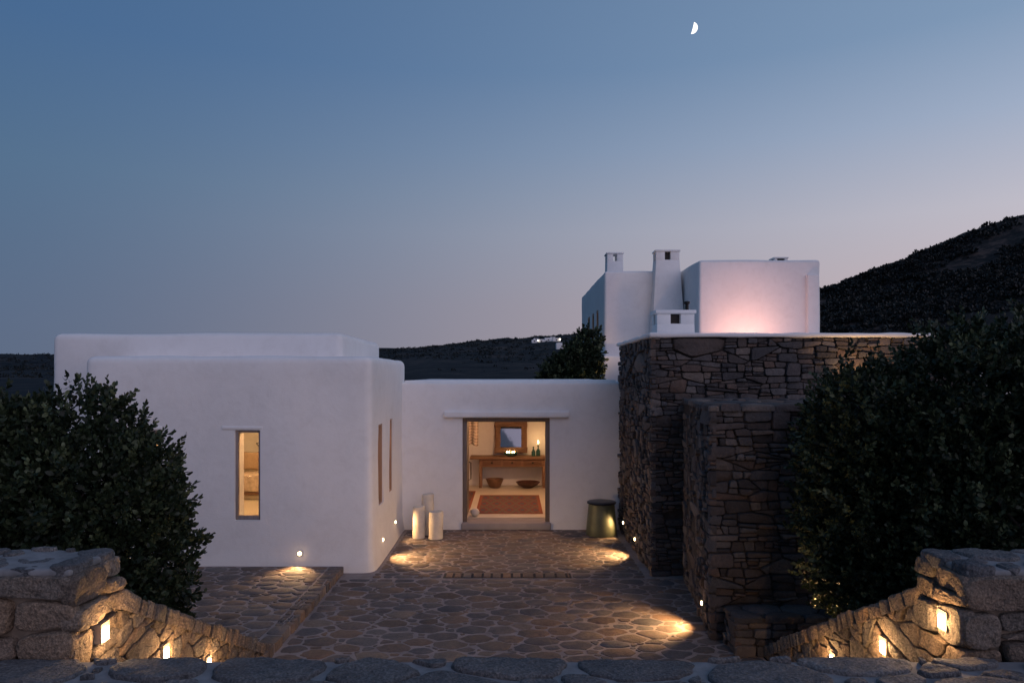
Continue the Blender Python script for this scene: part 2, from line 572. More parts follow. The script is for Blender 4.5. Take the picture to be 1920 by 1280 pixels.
def tube(pts, rads, n=6):
    vs, fs = [], []
    for k, (p, r) in enumerate(zip(pts, rads)):
        p = Vector(p)
        d = (Vector(pts[min(k + 1, len(pts) - 1)]) - Vector(pts[max(k - 1, 0)])).normalized()
        u = d.cross(Vector((0.13, 0.31, 0.94) if abs(d.z) < 0.9 else (1, 0, 0))).normalized()
        w = d.cross(u)
        for i in range(n):
            a = 2 * math.pi * i / n
            vs.append(tuple(p + (u * math.cos(a) + w * math.sin(a)) * r))
    for k in range(len(pts) - 1):
        for i in range(n):
            j = (i + 1) % n
            fs.append([k * n + i, k * n + j, (k + 1) * n + j, (k + 1) * n + i])
    fs.append(list(range(n))[::-1])
    fs.append([(len(pts) - 1) * n + i for i in range(n)])
    return vs, fs

# ------------------------------------------------------------------ stones laid in a wall or a pavement
def clip_half(poly, a, b, c):
    """Keep the part of the polygon where a*x + b*y <= c."""
    out = []
    n = len(poly)
    for i in range(n):
        p, q = poly[i], poly[(i + 1) % n]
        dp, dq = a * p[0] + b * p[1] - c, a * q[0] + b * q[1] - c
        if dp <= 0:
            out.append(p)
        if (dp < 0 < dq) or (dq < 0 < dp):
            s = dp / (dp - dq)
            out.append((p[0] + (q[0] - p[0]) * s, p[1] + (q[1] - p[1]) * s))
    return out

def area(poly):
    return 0.5 * sum(poly[i][0] * poly[(i + 1) % len(poly)][1] - poly[(i + 1) % len(poly)][0] * poly[i][1] for i in range(len(poly)))

def inside(poly, x, y):
    for i in range(len(poly)):
        p, q = poly[i], poly[(i + 1) % len(poly)]
        if (q[0] - p[0]) * (y - p[1]) - (q[1] - p[1]) * (x - p[0]) < 0:
            return False
    return True

def cells(region, rmin, rmax, aspect, seed, power=1.6, pack=0.86):
    rng = random.Random(seed)
    reg = [(u, v * aspect) for u, v in region]
    if area(reg) < 0:
        reg = reg[::-1]
    xs, ys = [p[0] for p in reg], [p[1] for p in reg]
    A = abs(area(reg))
    px, py, pr = np.zeros(6000), np.zeros(6000), np.zeros(6000)
    n = 0
    r = rmax
    while r > rmin * 0.999:
        tries = int(A / (r * r) * (1.6 if r > rmin * 1.2 else 14.0)) + 30
        for _ in range(tries):
            x, y = rng.uniform(min(xs), max(xs)), rng.uniform(min(ys), max(ys))
            if not inside(reg, x, y):
                continue
            if r > rmin * 1.2 and rng.random() < 0.45:
                continue
            if n:
                d = np.hypot(px[:n] - x, py[:n] - y)
                if (d < pack * (pr[:n] + r)).any():
                    continue
            if n >= 5999:
                break
            px[n], py[n], pr[n] = x, y, r
            n += 1
        r *= 0.86
    out = []
    for i in range(n):
        poly = reg
        d = np.hypot(px[:n] - px[i], py[:n] - py[i])
        for j in np.argsort(d)[1:26]:
            a, b = 2 * (px[j] - px[i]), 2 * (py[j] - py[i])
            c = px[j] ** 2 + py[j] ** 2 - pr[j] ** 2 - px[i] ** 2 - py[i] ** 2 + pr[i] ** 2
            poly = clip_half(poly, a, b, c)
            if len(poly) < 3:
                break
        if len(poly) >= 3:
            out.append([(x, y / aspect) for x, y in poly])
    return out

def split_poly(p, cx, cy, dx, dy):
    """Two parts of a convex polygon either side of the line through c along d."""
    a, b = -dy, dx
    c = a * cx + b * cy
    return clip_half(p, a, b, c), clip_half(p, -a, -b, -c)

def rubble(region, target, aspect, seed, sig=0.75, th=0.07, tv=0.22, big=0.42):
    """Roughly squared rubble: large patches split again and again by slightly tilted joints."""
    rng = random.Random(seed)
    work = cells(region, big * 0.6, big, 2.6 if th < 0.1 else 1.4, seed, pack=0.82)
    out = []
    while work:
        p = work.pop()
        if len(p) < 3:
            continue
        A = abs(area(p))
        xs, ys = [q[0] for q in p], [q[1] for q in p]
        w, h = max(xs) - min(xs), max(ys) - min(ys)
        if A < target * math.exp(rng.gauss(0, sig)) and w / max(h, 1e-6) < aspect * 2.6 and h < w * 1.6:
            out.append(p)
            continue
        if A < target * 0.10:
            out.append(p)
            continue
        f = rng.uniform(0.32, 0.68)
        cx, cy = min(xs) + w * (f if w > 0 else 0), min(ys) + h * f
        if w > h * aspect * rng.uniform(0.8, 1.5):
            t_ = rng.gauss(0, tv)
            a, b = split_poly(p, cx, (min(ys) + max(ys)) / 2, math.sin(t_), math.cos(t_))
        else:
            t_ = rng.gauss(0, th)
            a, b = split_poly(p, (min(xs) + max(xs)) / 2, cy, math.cos(t_), math.sin(t_))
        work += [a, b]
    return out

def inset(poly, g):
    res = poly
    for i in range(len(poly)):
        p, q = poly[i], poly[(i + 1) % len(poly)]
        ex, ey = q[0] - p[0], q[1] - p[1]
        L = math.hypot(ex, ey)
        if L < 1e-6:
            continue
        a, b = ey / L, -ex / L
        res = clip_half(res, a, b, a * p[0] + b * p[1] - g)
        if len(res) < 3:
            return []
    return res

def tidy(poly, mn):
    out = []
    for p in poly:
        if not out or math.hypot(p[0] - out[-1][0], p[1] - out[-1][1]) > mn:
            out.append(p)
    if len(out) > 1 and math.hypot(out[0][0] - out[-1][0], out[0][1] - out[-1][1]) <= mn:
        out.pop()
    return out

def chaikin(poly, k):
    out = []
    for i in range(len(poly)):
        p, q = poly[i], poly[(i + 1) % len(poly)]
        out.append((p[0] + (q[0] - p[0]) * k, p[1] + (q[1] - p[1]) * k))
        out.append((p[0] + (q[0] - p[0]) * (1 - k), p[1] + (q[1] - p[1]) * (1 - k)))
    return out

def lay(O, U, V, N, region, rmin, rmax, aspect, gap, h, d, seed, rnd=0.22, jit=0.06, bev=0.35, hvar=0.5, tilt=0.06, detail=0, weight=1.0, skip=None, pack=0.86, rub=None, th=0.055, tv=0.16, sig=0.8, big=0.42):
    """Stones of one face: list of (size, verts, faces, tone)."""
    rng = random.Random(seed + 5)
    O, U, V, N = Vector(O), Vector(U), Vector(V), Vector(N)
    res = []
    for c in (rubble(region, rub, aspect, seed, sig, th, tv, big) if rub else cells(region, rmin, rmax, aspect, seed, pack=pack)):
        if area(c) < 0:
            c = c[::-1]
        cx = sum(p[0] for p in c) / len(c)
        cy = sum(p[1] for p in c) / len(c)
        if skip and skip(cx, cy):
            continue
        q = inset(c, gap * rng.uniform(0.7, 1.3) / 2)
        if len(q) < 3 or abs(area(q)) < ((rmin * rmin / aspect) * 0.25 if not rub else 0.0006):
            continue
        size = abs(area(q))
        rad = math.sqrt(size / math.pi)
        q = tidy(q, rad * (0.22 if not rub else 0.12))
        if len(q) < 3:
            continue
        q = tidy(chaikin(q, rnd), rad * (0.16 if not rub else 0.09))
        if detail:
            q = chaikin(q, 0.25)
            dense = []
            for i in range(len(q)):
                p, r2 = q[i], q[(i + 1) % len(q)]
                m = max(1, int(math.hypot(r2[0] - p[0], r2[1] - p[1]) / (rad * 0.22)))
                for k in range(m):
                    dense.append((p[0] + (r2[0] - p[0]) * k / m, p[1] + (r2[1] - p[1]) * k / m))
            q = dense
        q = [(p[0] + rng.uniform(-jit, jit) * rad * (0.4 if detail else 1), p[1] + rng.uniform(-jit, jit) * rad / aspect * (0.4 if detail else 1)) for p in q]
        n = len(q)
        cx = sum(p[0] for p in q) / n
        cy = sum(p[1] for p in q) / n
        hh = h * (1 + rng.uniform(-hvar, hvar))
        tu, tv = rng.uniform(-tilt, tilt), rng.uniform(-tilt, tilt)
        lip = hh * 0.45
        bw = min(bev, 0.8) * rad
        rings = [(1.0, -d, 0), (1.0, lip, 1), (1 - bw / (rad * 1.05) * 0.5, hh * 0.86, 2), ]
        if detail:
            rings = [(1.0, -d, 0), (1.01, lip * 0.6, 1), (0.985, hh * 0.80, 1), (0.93, hh * 0.97, 2), (0.78, hh * 1.0, 2), (0.58, hh * 1.02, 2), (0.34, hh * 1.03, 2)]
        vs, fs = [], []
        ph = Vector((rng.uniform(0, 50), rng.uniform(0, 50), rng.uniform(0, 50)))
        for s, z, w in rings:
            for x, y in q:
                X, Y = cx + (x - cx) * s, cy + (y - cy) * s
                zz = z
                if w:
                    zz += tu * (X - cx) + tv * (Y - cy)
                if detail and w:
                    pp = Vector((X, Y, 0)) + ph
                    zz += hh * (0.30 * noise.noise(pp * 6) + 0.26 * noise.noise(pp * 17) + 0.14 * noise.noise(pp * 41))
                vs.append(O + U * X + V * Y + N * zz)
        for k in range(len(rings) - 1):
            for i in range(n):
                j = (i + 1) % n
                fs.append([k * n + i, k * n + j, (k + 1) * n + j, (k + 1) * n + i])
        vs.append(O + U * cx + V * cy + N * (hh * (1.0 if not detail else 1.06)))
        b0 = (len(rings) - 1) * n
        for i in range(n):
            fs.append([b0 + i, b0 + (i + 1) % n, len(vs) - 1])
        if U.cross(V).dot(N) < 0:
            fs = [f[::-1] for f in fs]
        res.append((size * weight, vs, fs, rng.random()))
    return res

def set_tone(me, vals):
    a = me.attributes.new('tone', 'FLOAT', 'POINT')
    a.data.foreach_set('value', vals)

def emit_stones(parent, lists, mat, name='stone', limit=300, rest='small_stones', smooth_ang=50):
    allst = [s for l in lists for s in l]
    allst.sort(key=lambda s: -s[0])
    for size, vs, fs, tone in allst[:limit]:
        c = sum(vs, Vector()) / len(vs)
        me = bpy.data.meshes.new(name)
        me.from_pydata([tuple(v - c) for v in vs], [], fs)
        me.polygons.foreach_set('use_smooth', [True] * len(fs))
        if smooth_ang:
            bm = bmesh.new()
            bm.from_mesh(me)
            for e in bm.edges:
                if len(e.link_faces) == 2 and e.calc_face_angle(0) > R(smooth_ang):
                    e.smooth = False
            bm.to_mesh(me)
            bm.free()
        set_tone(me, [tone] * len(vs))
        me.materials.append(M[mat])
        place(bpy.data.objects.new(name, me), c, parent)
    more = allst[limit:]
    if more:
        V, F, T = [], [], []
        for size, vs, fs, tone in more:
            b = len(V)
            V += [tuple(v) for v in vs]
            F += [[i + b for i in f] for f in fs]
            T += [tone] * len(vs)
        o = mk(rest, V, F, mat, parent, recalc=False)
        set_tone(o.data, T)
        o['kind'] = 'stuff'
    return len(allst)

# ------------------------------------------------------------------ lamps
def spot(parent, loc, direction, power, cone, blend=0.4, rad=0.02, col=WARM):
    l = bpy.data.lights.new('lamp_light', 'SPOT')
    l.energy = power
    l.color = col
    l.spot_size = R(cone)
    l.spot_blend = blend
    l.shadow_soft_size = rad
    o = bpy.data.objects.new('lamp_light', l)
    place(o, loc, parent)
    o.rotation_euler = Vector(direction).to_track_quat('-Z', 'Y').to_euler()
    return o

def plate(c, n, hw, hh, t, bev=0.0):
    """Vertical plate centred at c, facing the horizontal normal n."""
    c, n = Vector(c), Vector(n).normalized()
    s = Vector((-n.y, n.x, 0))
    vs = []
    for k in (0, t):
        for a, b in ((-hw, -hh), (hw, -hh), (hw, hh), (-hw, hh)):
            vs.append(tuple(c + s * a + Vector((0, 0, b)) + n * k))
    fs = [[0, 3, 2, 1], [4, 5, 6, 7], [0, 1, 5, 4], [1, 2, 6, 5], [2, 3, 7, 6], [3, 0, 4, 7]]
    return vs, fs

def disc_plate(c, n, r, t, k=16):
    c, n = Vector(c), Vector(n).normalized()
    s = Vector((-n.y, n.x, 0))
    vs = [tuple(c + s * (r * math.cos(2 * math.pi * i / k)) + Vector((0, 0, r * math.sin(2 * math.pi * i / k))) + n * q) for q in (0, t) for i in range(k)]
    fs = [list(range(k))[::-1], [k + i for i in range(k)]] + [[i, (i + 1) % k, k + (i + 1) % k, k + i] for i in range(k)]
    return vs, fs

def wall_lamp(loc, n, label, power, group='small round lamps low on the walls', aim=-0.36, cone=118, r=0.023, front=0.012):
    n = Vector(n).normalized()
    p = Vector(loc)
    t = thing('wall_lamp', p, label, 'lamp', group)
    mk('bezel', *disc_plate(p - n * 0.03, n, r * 1.35, 0.03 + front * 0.6), 'housing', t)
    mk('lens', *disc_plate(p + n * front * 0.6, n, r, 0.012), 'lens', t)
    spot(t, p + n * (front + 0.03), n + Vector((0, 0, aim)), power, cone, 0.8, 0.025)
    return t

def stair_lamp(loc, n, label):
    n = Vector(n).normalized()
    p = Vector(loc)
    t = thing('stair_lamp', p, label, 'lamp', 'square lamps set in the stair walls')
    z = Vector((0, 0, 1))
    mk('face_plate', *plate(p - n * 0.06, n, 0.046, 0.064, 0.066), 'housing', t)
    mk('lens', *plate(p - z * 0.012 + n * 0.0065, n, 0.032, 0.040, 0.004), 'lens_stair', t)
    l = bpy.data.lights.new('lamp_light', 'POINT')
    l.energy = STAIR_W
    l.color = WARM
    l.shadow_soft_size = 0.03
    place(bpy.data.objects.new('lamp_light', l), p - z * 0.012 + n * 0.085, t)
    return t
STAIR_W = 8.0

# ------------------------------------------------------------------ the ground and the hills
g = mk('ground', [(-6000, -3000, -0.3), (6000, -3000, -0.3), (6000, 8000, -0.3), (-6000, 8000, -0.3)], [[0, 1, 2, 3]], 'ground', None, (0, 0, -0.3))
g['kind'] = 'structure'

def interp(x, tab):
    if x <= tab[0][0]:
        return tab[0][1]
    for (a, b), (c, d) in zip(tab, tab[1:]):
        if x <= c:
            s = (x - a) / (c - a)
            return b + (d - b) * s
    return tab[-1][1]

def sstep(s):
    s = min(max(s, 0), 1)
    return s * s * (3 - 2 * s)

def fbm(x, y, f, seed):
    return noise.fractal(Vector((x * f, y * f, seed)), 1.0, 2.0, 5)

ND = 170.0
near_prof = [(10, 6.0), (45, 11.0), (60, 18.0), (75.6, 23.8), (86, 27.4), (98, 31.8), (110, 36.4), (118, 40.0), (126, 42.5), (150, 48.0), (200, 57.0), (300, 62.0)]
def hill_near_z(x, y):
    zr = interp(x * ND / max(y, 30) if y < ND else x, near_prof) if False else interp(x, near_prof)
    s = (y - 42) / (ND - 42)
    base = 1.0 + (zr - 1.0) * (sstep(s) * 0.35 + min(max(s, 0), 1) * 0.65 if s < 1 else 1 - 0.25 * (s - 1))
    return base + fbm(x, y, 0.045, 2.0) * 1.6 * min(1, max(0, s * 3)) + fbm(x, y, 0.25, 5.0) * 0.35 * min(1, max(0, s * 3))

def heightfield(name, xs, ys, fz, mat):
    vs = [(x, y, fz(x, y)) for y in ys for x in xs]
    n = len(xs)
    fs = [[j * n + i, j * n + i + 1, (j + 1) * n + i + 1, (j + 1) * n + i] for j in range(len(ys) - 1) for i in range(n - 1)]
    o = mk(name, vs, fs, mat, None, (0, 0, 0))
    o.data.polygons.foreach_set('use_smooth', [True] * len(fs))
    o['kind'] = 'structure'
    return o
heightfield('hill', list(np.linspace(14, 260, 150)), list(np.linspace(40, 260, 110)), hill_near_z, 'hill_near')

FD = 620.0
far_px = [(-900, 680), (-300, 690), (-60, 690), (0, 686), (40, 676), (92, 664), (180, 668), (300, 684), (420, 684), (600, 668), (716, 659), (790, 654), (850, 649), (900, 642), (940, 637), (975, 637), (1010, 632), (1060, 628), (1090, 626), (1150, 622), (1300, 612), (1700, 590)]
far_prof = [((px - 960) / 1300 * FD, EYE + (705 - py) / 1300 * FD) for px, py in far_px]
def hill_far_z(x, y):
    zr = interp(x, far_prof)
    s = (y - 90) / (FD - 90)
    k = (0.55 * min(max(s, 0), 1) + 0.45 * sstep(s)) if s < 1 else 1 - 0.6 * (s - 1)
    return -0.5 + (zr + 0.5) * k + fbm(x, y, 0.011, 8.0) * 3.0 * min(1, max(0, s)) * (1 - 0.6 * min(1, max(0, s))) + fbm(x, y, 0.07, 4.0) * 1.3 * min(1, max(0, s))
heightfield('far_hill', list(np.linspace(-900, 370, 260)), list(np.linspace(90, 760, 110)), hill_far_z, 'hill_far')
HD = 1700.0
def hill_back_z(x, y):
    s = (y - 1200) / (HD - 1200)
    zr = interp((x / HD * 1300 + 960), [(-1400, 640), (-500, 660), (-120, 668), (0, 670), (40, 672), (120, 668), (400, 655), (900, 650), (1400, 640)])
    zr = EYE + (705 - zr) / 1300 * HD
    return (zr * sstep(s) if s < 1 else zr * (1 - 0.4 * (s - 1))) + fbm(x, y, 0.006, 3.0) * 2.5 - 1
heightfield('back_hill', list(np.linspace(-3000, 700, 160)), list(np.linspace(1200, 2200, 26)), hill_back_z, 'hill_far')

def leaf_mass(name, P, D, L, Wd, tone, mat, parent=None, fold=0.25):
    """Many folded leaves: P base points, D directions, L lengths, Wd widths (numpy)."""
    n = len(P)
    up = np.random.RandomState(3).normal(size=(n, 3))
    S = np.cross(D, up)
    S /= np.linalg.norm(S, axis=1, keepdims=True) + 1e-9
    Nn = np.cross(S, D)
    L1, W1 = L[:, None], Wd[:, None]
    vs = np.stack([P, P + D * L1 * .45 + S * W1 * .5 + Nn * W1 * fold, P + D * L1 * .45 - S * W1 * .5 + Nn * W1 * fold, P + D * L1 * .82 + S * W1 * .36 + Nn * W1 * fold * .6, P + D * L1 * .82 - S * W1 * .36 + Nn * W1 * fold * .6, P + D * L1], axis=1).reshape(-1, 3)
    org = np.array([P[:, 0].mean(), P[:, 1].mean(), P[:, 2].min()])
    base = (np.arange(n) * 6)[:, None]
    mid = P + D * L1 * .5
    tri = np.concatenate([base + np.array([[0, 1, 2]]), base + np.array([[1, 3, 4]]), base + np.array([[1, 4, 2]]), base + np.array([[3, 5, 4]])], axis=1).reshape(-1, 3)
    me = bpy.data.meshes.new(name)
    me.vertices.add(len(vs))
    me.vertices.foreach_set('co', (vs - org).astype(np.float32).ravel())
    me.loops.add(tri.size)
    me.loops.foreach_set('vertex_index', tri.astype(np.int32).ravel())
    me.polygons.add(len(tri))
    me.polygons.foreach_set('loop_start', (np.arange(len(tri)) * 3).astype(np.int32))
    me.polygons.foreach_set('loop_total', np.full(len(tri), 3, dtype=np.int32))
    me.update(calc_edges=True)
    set_tone(me, np.repeat(tone, 6).astype(np.float32))
    me.materials.append(M[mat])
    o = place(bpy.data.objects.new(name, me), org, parent)
    o['kind'] = 'stuff'
    return o

# low scrub over the near hillside
rs = np.random.RandomState(11)
pts = []
while len(pts) < 7000:
    y = 50 + 130 * rs.rand() ** 0.8
    x = y * (0.36 + 0.5 * rs.rand())
    if fbm(x, y, 0.035, 21.0) + rs.rand() * 0.35 < 0.20:
        continue
    pts.append((x, y, hill_near_z(x, y) - 0.1, (0.28 + 0.7 * rs.rand() ** 2.5) * (0.7 + y / 220)))
pts = np.array(pts)
k = 34
C = np.repeat(pts[:, :3], k, axis=0)
S = np.repeat(pts[:, 3], k)
D = rs.normal(size=(len(C), 3))
D[:, 2] = np.abs(D[:, 2]) * 0.8 + 0.1
D /= np.linalg.norm(D, axis=1, keepdims=True)
off = D * np.array([1.0, 1.0, 0.75]) * (S * (0.55 + 0.45 * rs.rand(len(S))))[:, None]
o = leaf_mass('hillside_scrub', C + off, D, S * 0.55, S * 0.34, np.clip(0.2 + 0.6 * rs.rand(len(S)) * np.repeat(0.4 + rs.rand(len(pts)), k), 0, 1), 'scrub')
tag(o, 'dark low scrub covering the steep hillside behind the tower', 'scrub', kind='stuff')

# scrub and small trees over the far hill
pts = []
while len(pts) < 4200:
    y = 180 + 440 * rs.rand()
    px_ = rs.uniform(-60, 130) if rs.rand() < 0.25 else rs.uniform(690, 1120)
    x = (px_ - 960) / 1300 * y
    if fbm(x, y, 0.012, 31.0) + rs.rand() * 0.6 < 0.1:
        continue
    pts.append((x, y, hill_far_z(x, y) - 0.2, (0.25 + 0.75 * rs.rand() ** 3) * (0.5 + y / 600)))
pts = np.array(pts)
k = 14
C = np.repeat(pts[:, :3], k, axis=0)
S = np.repeat(pts[:, 3], k)
D = rs.normal(size=(len(C), 3))
D[:, 2] = np.abs(D[:, 2]) * 0.7 + 0.1
D /= np.linalg.norm(D, axis=1, keepdims=True)
o = leaf_mass('far_scrub', C + D * (S * (0.4 + 0.4 * rs.rand(len(S))))[:, None], D, S * 0.8, S * 0.6, np.clip(0.1 + 0.7 * np.repeat(rs.rand(len(pts)), k), 0, 1), 'scrub')
tag(o, 'dark scrub scattered over the far low hills', 'scrub', kind='stuff')

# far white houses on the hill
def hill_house(px, y, w, h, dep, label, lamp=None, dz=0.0):
    x = (px - 960) / 1300 * y
    z = hill_far_z(x, y) - 1.0 + dz
    t = thing('hillside_house', (x, y, z), label, 'house', 'white houses on the far hill')
    mk('wall', *rbox(x - w / 2, x + w / 2, y - dep / 2, y + dep / 2, z, z + h + 1.0, 0.25, 1.5, 0.03, int(px)), 'plaster', t, smooth=40)
    for i in range(max(1, int(w / 3.2))):
        wx = x - w / 2 + (i + 0.5) * w / max(1, int(w / 3.2))
        box('window', wx - 0.45, wx + 0.45, y - dep / 2 - 0.03, y - dep / 2 + 0.1, z + 1.5, z + 2.3, 'dark_pane', t)
    if lamp is not None:
        lx = x + lamp
        mk('lamp', *lathe([(0.05, 0), (0.22, 0.08), (0.28, 0.28), (0.22, 0.48), (0.05, 0.56)], lx, y - dep / 2 - 0.5, z + 1.9, 10), 'far_lamp', t)
hill_house(1053, 330, 5.4, 2.6, 5, 'white house standing alone below the row on the far hill')
hill_house(1002, 405, 3.4, 1.7, 5, 'low white house beside the brightest light on the far hill')
hill_house(1015, 410, 3.6, 2.0, 5, 'white house with a bright lamp at the end of the far row', lamp=-2.2)
hill_house(1028, 412, 4.4, 2.2, 5, 'tallest white house in the row on the far hill')
hill_house(1043, 405, 4.8, 1.9, 5, 'long white house with a small lamp in the far row', lamp=2.0)
hill_house(1005, 440, 3.4, 1.5, 4, 'small white house just under the far ridge')
hill_house(1036, 445, 3.4, 1.7, 4, 'little white house behind the far row')

# moon: its sunlit half is put into the material as a glow
m = bpy.data.materials.new('moon_lit_glow')
m.use_nodes = True
t = m.node_tree
t.nodes.clear()
gn = nd(t, 'ShaderNodeNewGeometry')
tco = nd(t, 'ShaderNodeTexCoord')
nm = nd(t, 'ShaderNodeVectorMath', operation='NORMALIZE')
t.links.new(tco.outputs['Object'], nm.inputs[0])
dp = nd(t, 'ShaderNodeVectorMath', operation='DOT_PRODUCT')
t.links.new(nm.outputs[0], dp.inputs[0])
sd = Vector((0.97, -0.06, -0.10)).normalized()
sd = (sd + Vector((0, 0, -0.12))).normalized()
dp.inputs[1].default_value = sd
rmp = cramp(t, dp.outputs['Value'], [(0.0, (0, 0, 0)), (0.06, (1, 1, 1))])
em = nd(t, 'ShaderNodeEmission')
em.inputs[0].default_value = (1.0, 0.95, 0.90, 1)
em.inputs[1].default_value = 1.6
tr = nd(t, 'ShaderNodeBsdfTransparent')
mi = nd(t, 'ShaderNodeMixShader')
frontm = nd(t, 'ShaderNodeMath', operation='SUBTRACT')
frontm.inputs[0].default_value = 1.0
t.links.new(gn.outputs['Backfacing'], frontm.inputs[1])
litm = nd(t, 'ShaderNodeMath', operation='MULTIPLY')
t.links.new(frontm.outputs[0], litm.inputs[0])
t.links.new(rmp.outputs[0], litm.inputs[1])
t.links.new(litm.outputs[0], mi.inputs[0])
t.links.new(tr.outputs[0], mi.inputs[1])
t.links.new(em.outputs[0], mi.inputs[2])
ou = nd(t, 'ShaderNodeOutputMaterial')
t.links.new(mi.outputs[0], ou.inputs[0])
MY = 5000.0
mr = 10.0 / 1300 * MY
bm = bmesh.new()
bmesh.ops.create_uvsphere(bm, u_segments=48, v_segments=32, radius=mr)
for v in bm.verts:
    v.co += Vector(((1298 - 960) / 1300 * MY, MY, EYE + (705 - 53) / 1300 * MY))
o = mk_bm('moon', bm, m, None, 80, origin=((1298 - 960) / 1300 * MY, MY, EYE + (705 - 53) / 1300 * MY))
tag(o, 'bright half moon with a painted lit side in the clear sky', 'moon', kind='structure')

# ------------------------------------------------------------------ courtyard pavement
court = box('court_pavement', -2.66, 2.75, 6.7, 13.98, -0.25, 0.0, 'mortar')
court['kind'] = 'structure'
P = dict(N=(0, 0, 1), U=(1, 0, 0), V=(0, 1, 0))
near = lay((0, 0, 0), region=[(-2.60, 6.75), (2.72, 6.75), (2.72, 10.50), (-2.60, 10.50)], rmin=0.06, rmax=0.215, aspect=1.4, gap=0.036, h=0.007, d=0.03, seed=21, rnd=0.17, tilt=0.012, bev=0.14, jit=0.13, pack=0.76, **P)
far = lay((0, 0, 0), region=[(-2.10, 10.84), (2.05, 10.84), (2.05, 13.86), (-2.10, 13.86)], rmin=0.055, rmax=0.18, aspect=1.4, gap=0.038, h=0.007, d=0.03, seed=22, rnd=0.17, tilt=0.012, bev=0.14, jit=0.13, pack=0.76, **P)
strip = lay((0, 0, 0), region=[(-2.15, 10.53), (-1.06, 10.53), (-1.06, 10.82), (-2.15, 10.82)], rmin=0.09, rmax=0.16, aspect=1.3, gap=0.045, h=0.010, d=0.03, seed=23, rnd=0.26, tilt=0.012, bev=0.25, **P)
strip2 = lay((0, 0, 0), region=[(0.92, 10.53), (2.05, 10.53), (2.05, 10.82), (0.92, 10.82)], rmin=0.09, rmax=0.16, aspect=1.3, gap=0.045, h=0.010, d=0.03, seed=24, rnd=0.26, tilt=0.012, bev=0.25, **P)
NC = emit_stones(court, [near, far, strip, strip2], 'pave_stone', 'paving_stone', 300)

terr = box('terrace_pavement', -9.0, -2.64, 7.3, 10.95, -0.25, 0.10, 'mortar')
terr['kind'] = 'structure'
tl = lay((0, 0, 0.10), region=[(-6.6, 7.35), (-2.84, 7.35), (-2.84, 10.80), (-6.6, 10.80)], rmin=0.06, rmax=0.21, aspect=1.4, gap=0.036, h=0.008, d=0.03, seed=31, rnd=0.17, tilt=0.012, bev=0.14, jit=0.13, pack=0.76, **P)
emit_stones(terr, [tl], 'pave_stone', 'paving_stone', 300)
kb = lay((0, 0, 0.10), region=[(-2.84, 7.35), (-2.61, 7.35), (-2.61, 10.82), (-2.84, 10.82)], rmin=0.1, rmax=0.2, aspect=0.55, gap=0.022, h=0.014, d=0.11, seed=33, rnd=0.14, tilt=0.02, bev=0.14, jit=0.08, rub=0.06, tv=0.1, th=0.12, **P)
emit_stones(terr, [kb], 'pave_stone', 'kerb_stone', 100)

# slotted drain of short slabs
dr = thing('stone_drain', (-0.07, 10.67, 0), 'row of short stone slabs with dark slots across the courtyard', 'drain')
box("slot_shade", -1.05, 0.91, 10.55, 10.81, 0.001, 0.004, 'joint', dr)  # flat dark strip, the shade of the slots is put into its colour
rng = random.Random(4)
slots = [835, 851, 867, 886, 905, 922, 941, 960, 978, 1002, 1020, 1042, 1062, 1069]
xs = [(s - 960) / 1300 * 10.67 for s in slots]
for a, b in zip(xs, xs[1:]):
    o = mk_bm('slab', box_bm(a + 0.019, b - 0.019, 10.555, 10.80, 0.002, 0.016 + rng.uniform(0, 0.006), 0.006), 'pave_stone', dr, 40)
    set_tone(o.data, [rng.uniform(0.5, 1.0)] * len(o.data.vertices))

# ------------------------------------------------------------------ upper landing and stairs
LZ = 1.34
land = box('landing', -7.0, 7.0, -3.0, 4.20, 0.0, LZ, 'landing_mortar')
land['kind'] = 'structure'
ll = lay((0, 0, LZ), region=[(-4.4, 2.9), (4.4, 2.9), (4.4, 4.23), (-4.4, 4.23)], rmin=0.09, rmax=0.38, aspect=1.5, gap=0.055, h=0.026, d=0.10, seed=43, rnd=0.15, tilt=0.02, hvar=0.35, detail=1, pack=0.8, jit=0.12, **P)
emit_stones(land, [ll], 'landing_stone', 'landing_stone', 300)
stairs = box('stairs', -2.62, 2.72, 4.22, 6.70, -0.25, -0.005, 'mortar')
stairs['kind'] = 'structure'
for i in range(7):
    box('step', -2.62, 2.72, 4.215 + i * 0.352, 4.215 + (i + 1) * 0.352 + (0.0 if i == 6 else 0.02), 0.0, LZ - (i + 1) * LZ / 8 - 0.001 * i, 'pave_stone', stairs, 0.02)

# planting beds behind the upper walls
for name, s in (('planting_bed', -1), ('planting_bed', 1)):
    x0 = 3.02 * s
    x1 = 9.0 * s
    vs = [(x0, 4.6, 1.05), (x1, 4.6, 1.05), (x1, 7.5, 0.35), (x0, 7.5, 0.08), (x0, 4.6, -0.2), (x1, 4.6, -0.2), (x1, 7.5, -0.2), (x0, 7.5, -0.2)]
    fs = [[0, 1, 2, 3], [4, 7, 6, 5], [0, 4, 5, 1], [1, 5, 6, 2], [2, 6, 7, 3], [3, 7, 4, 0]]
    mk(name, vs, fs, 'soil')['kind'] = 'structure'

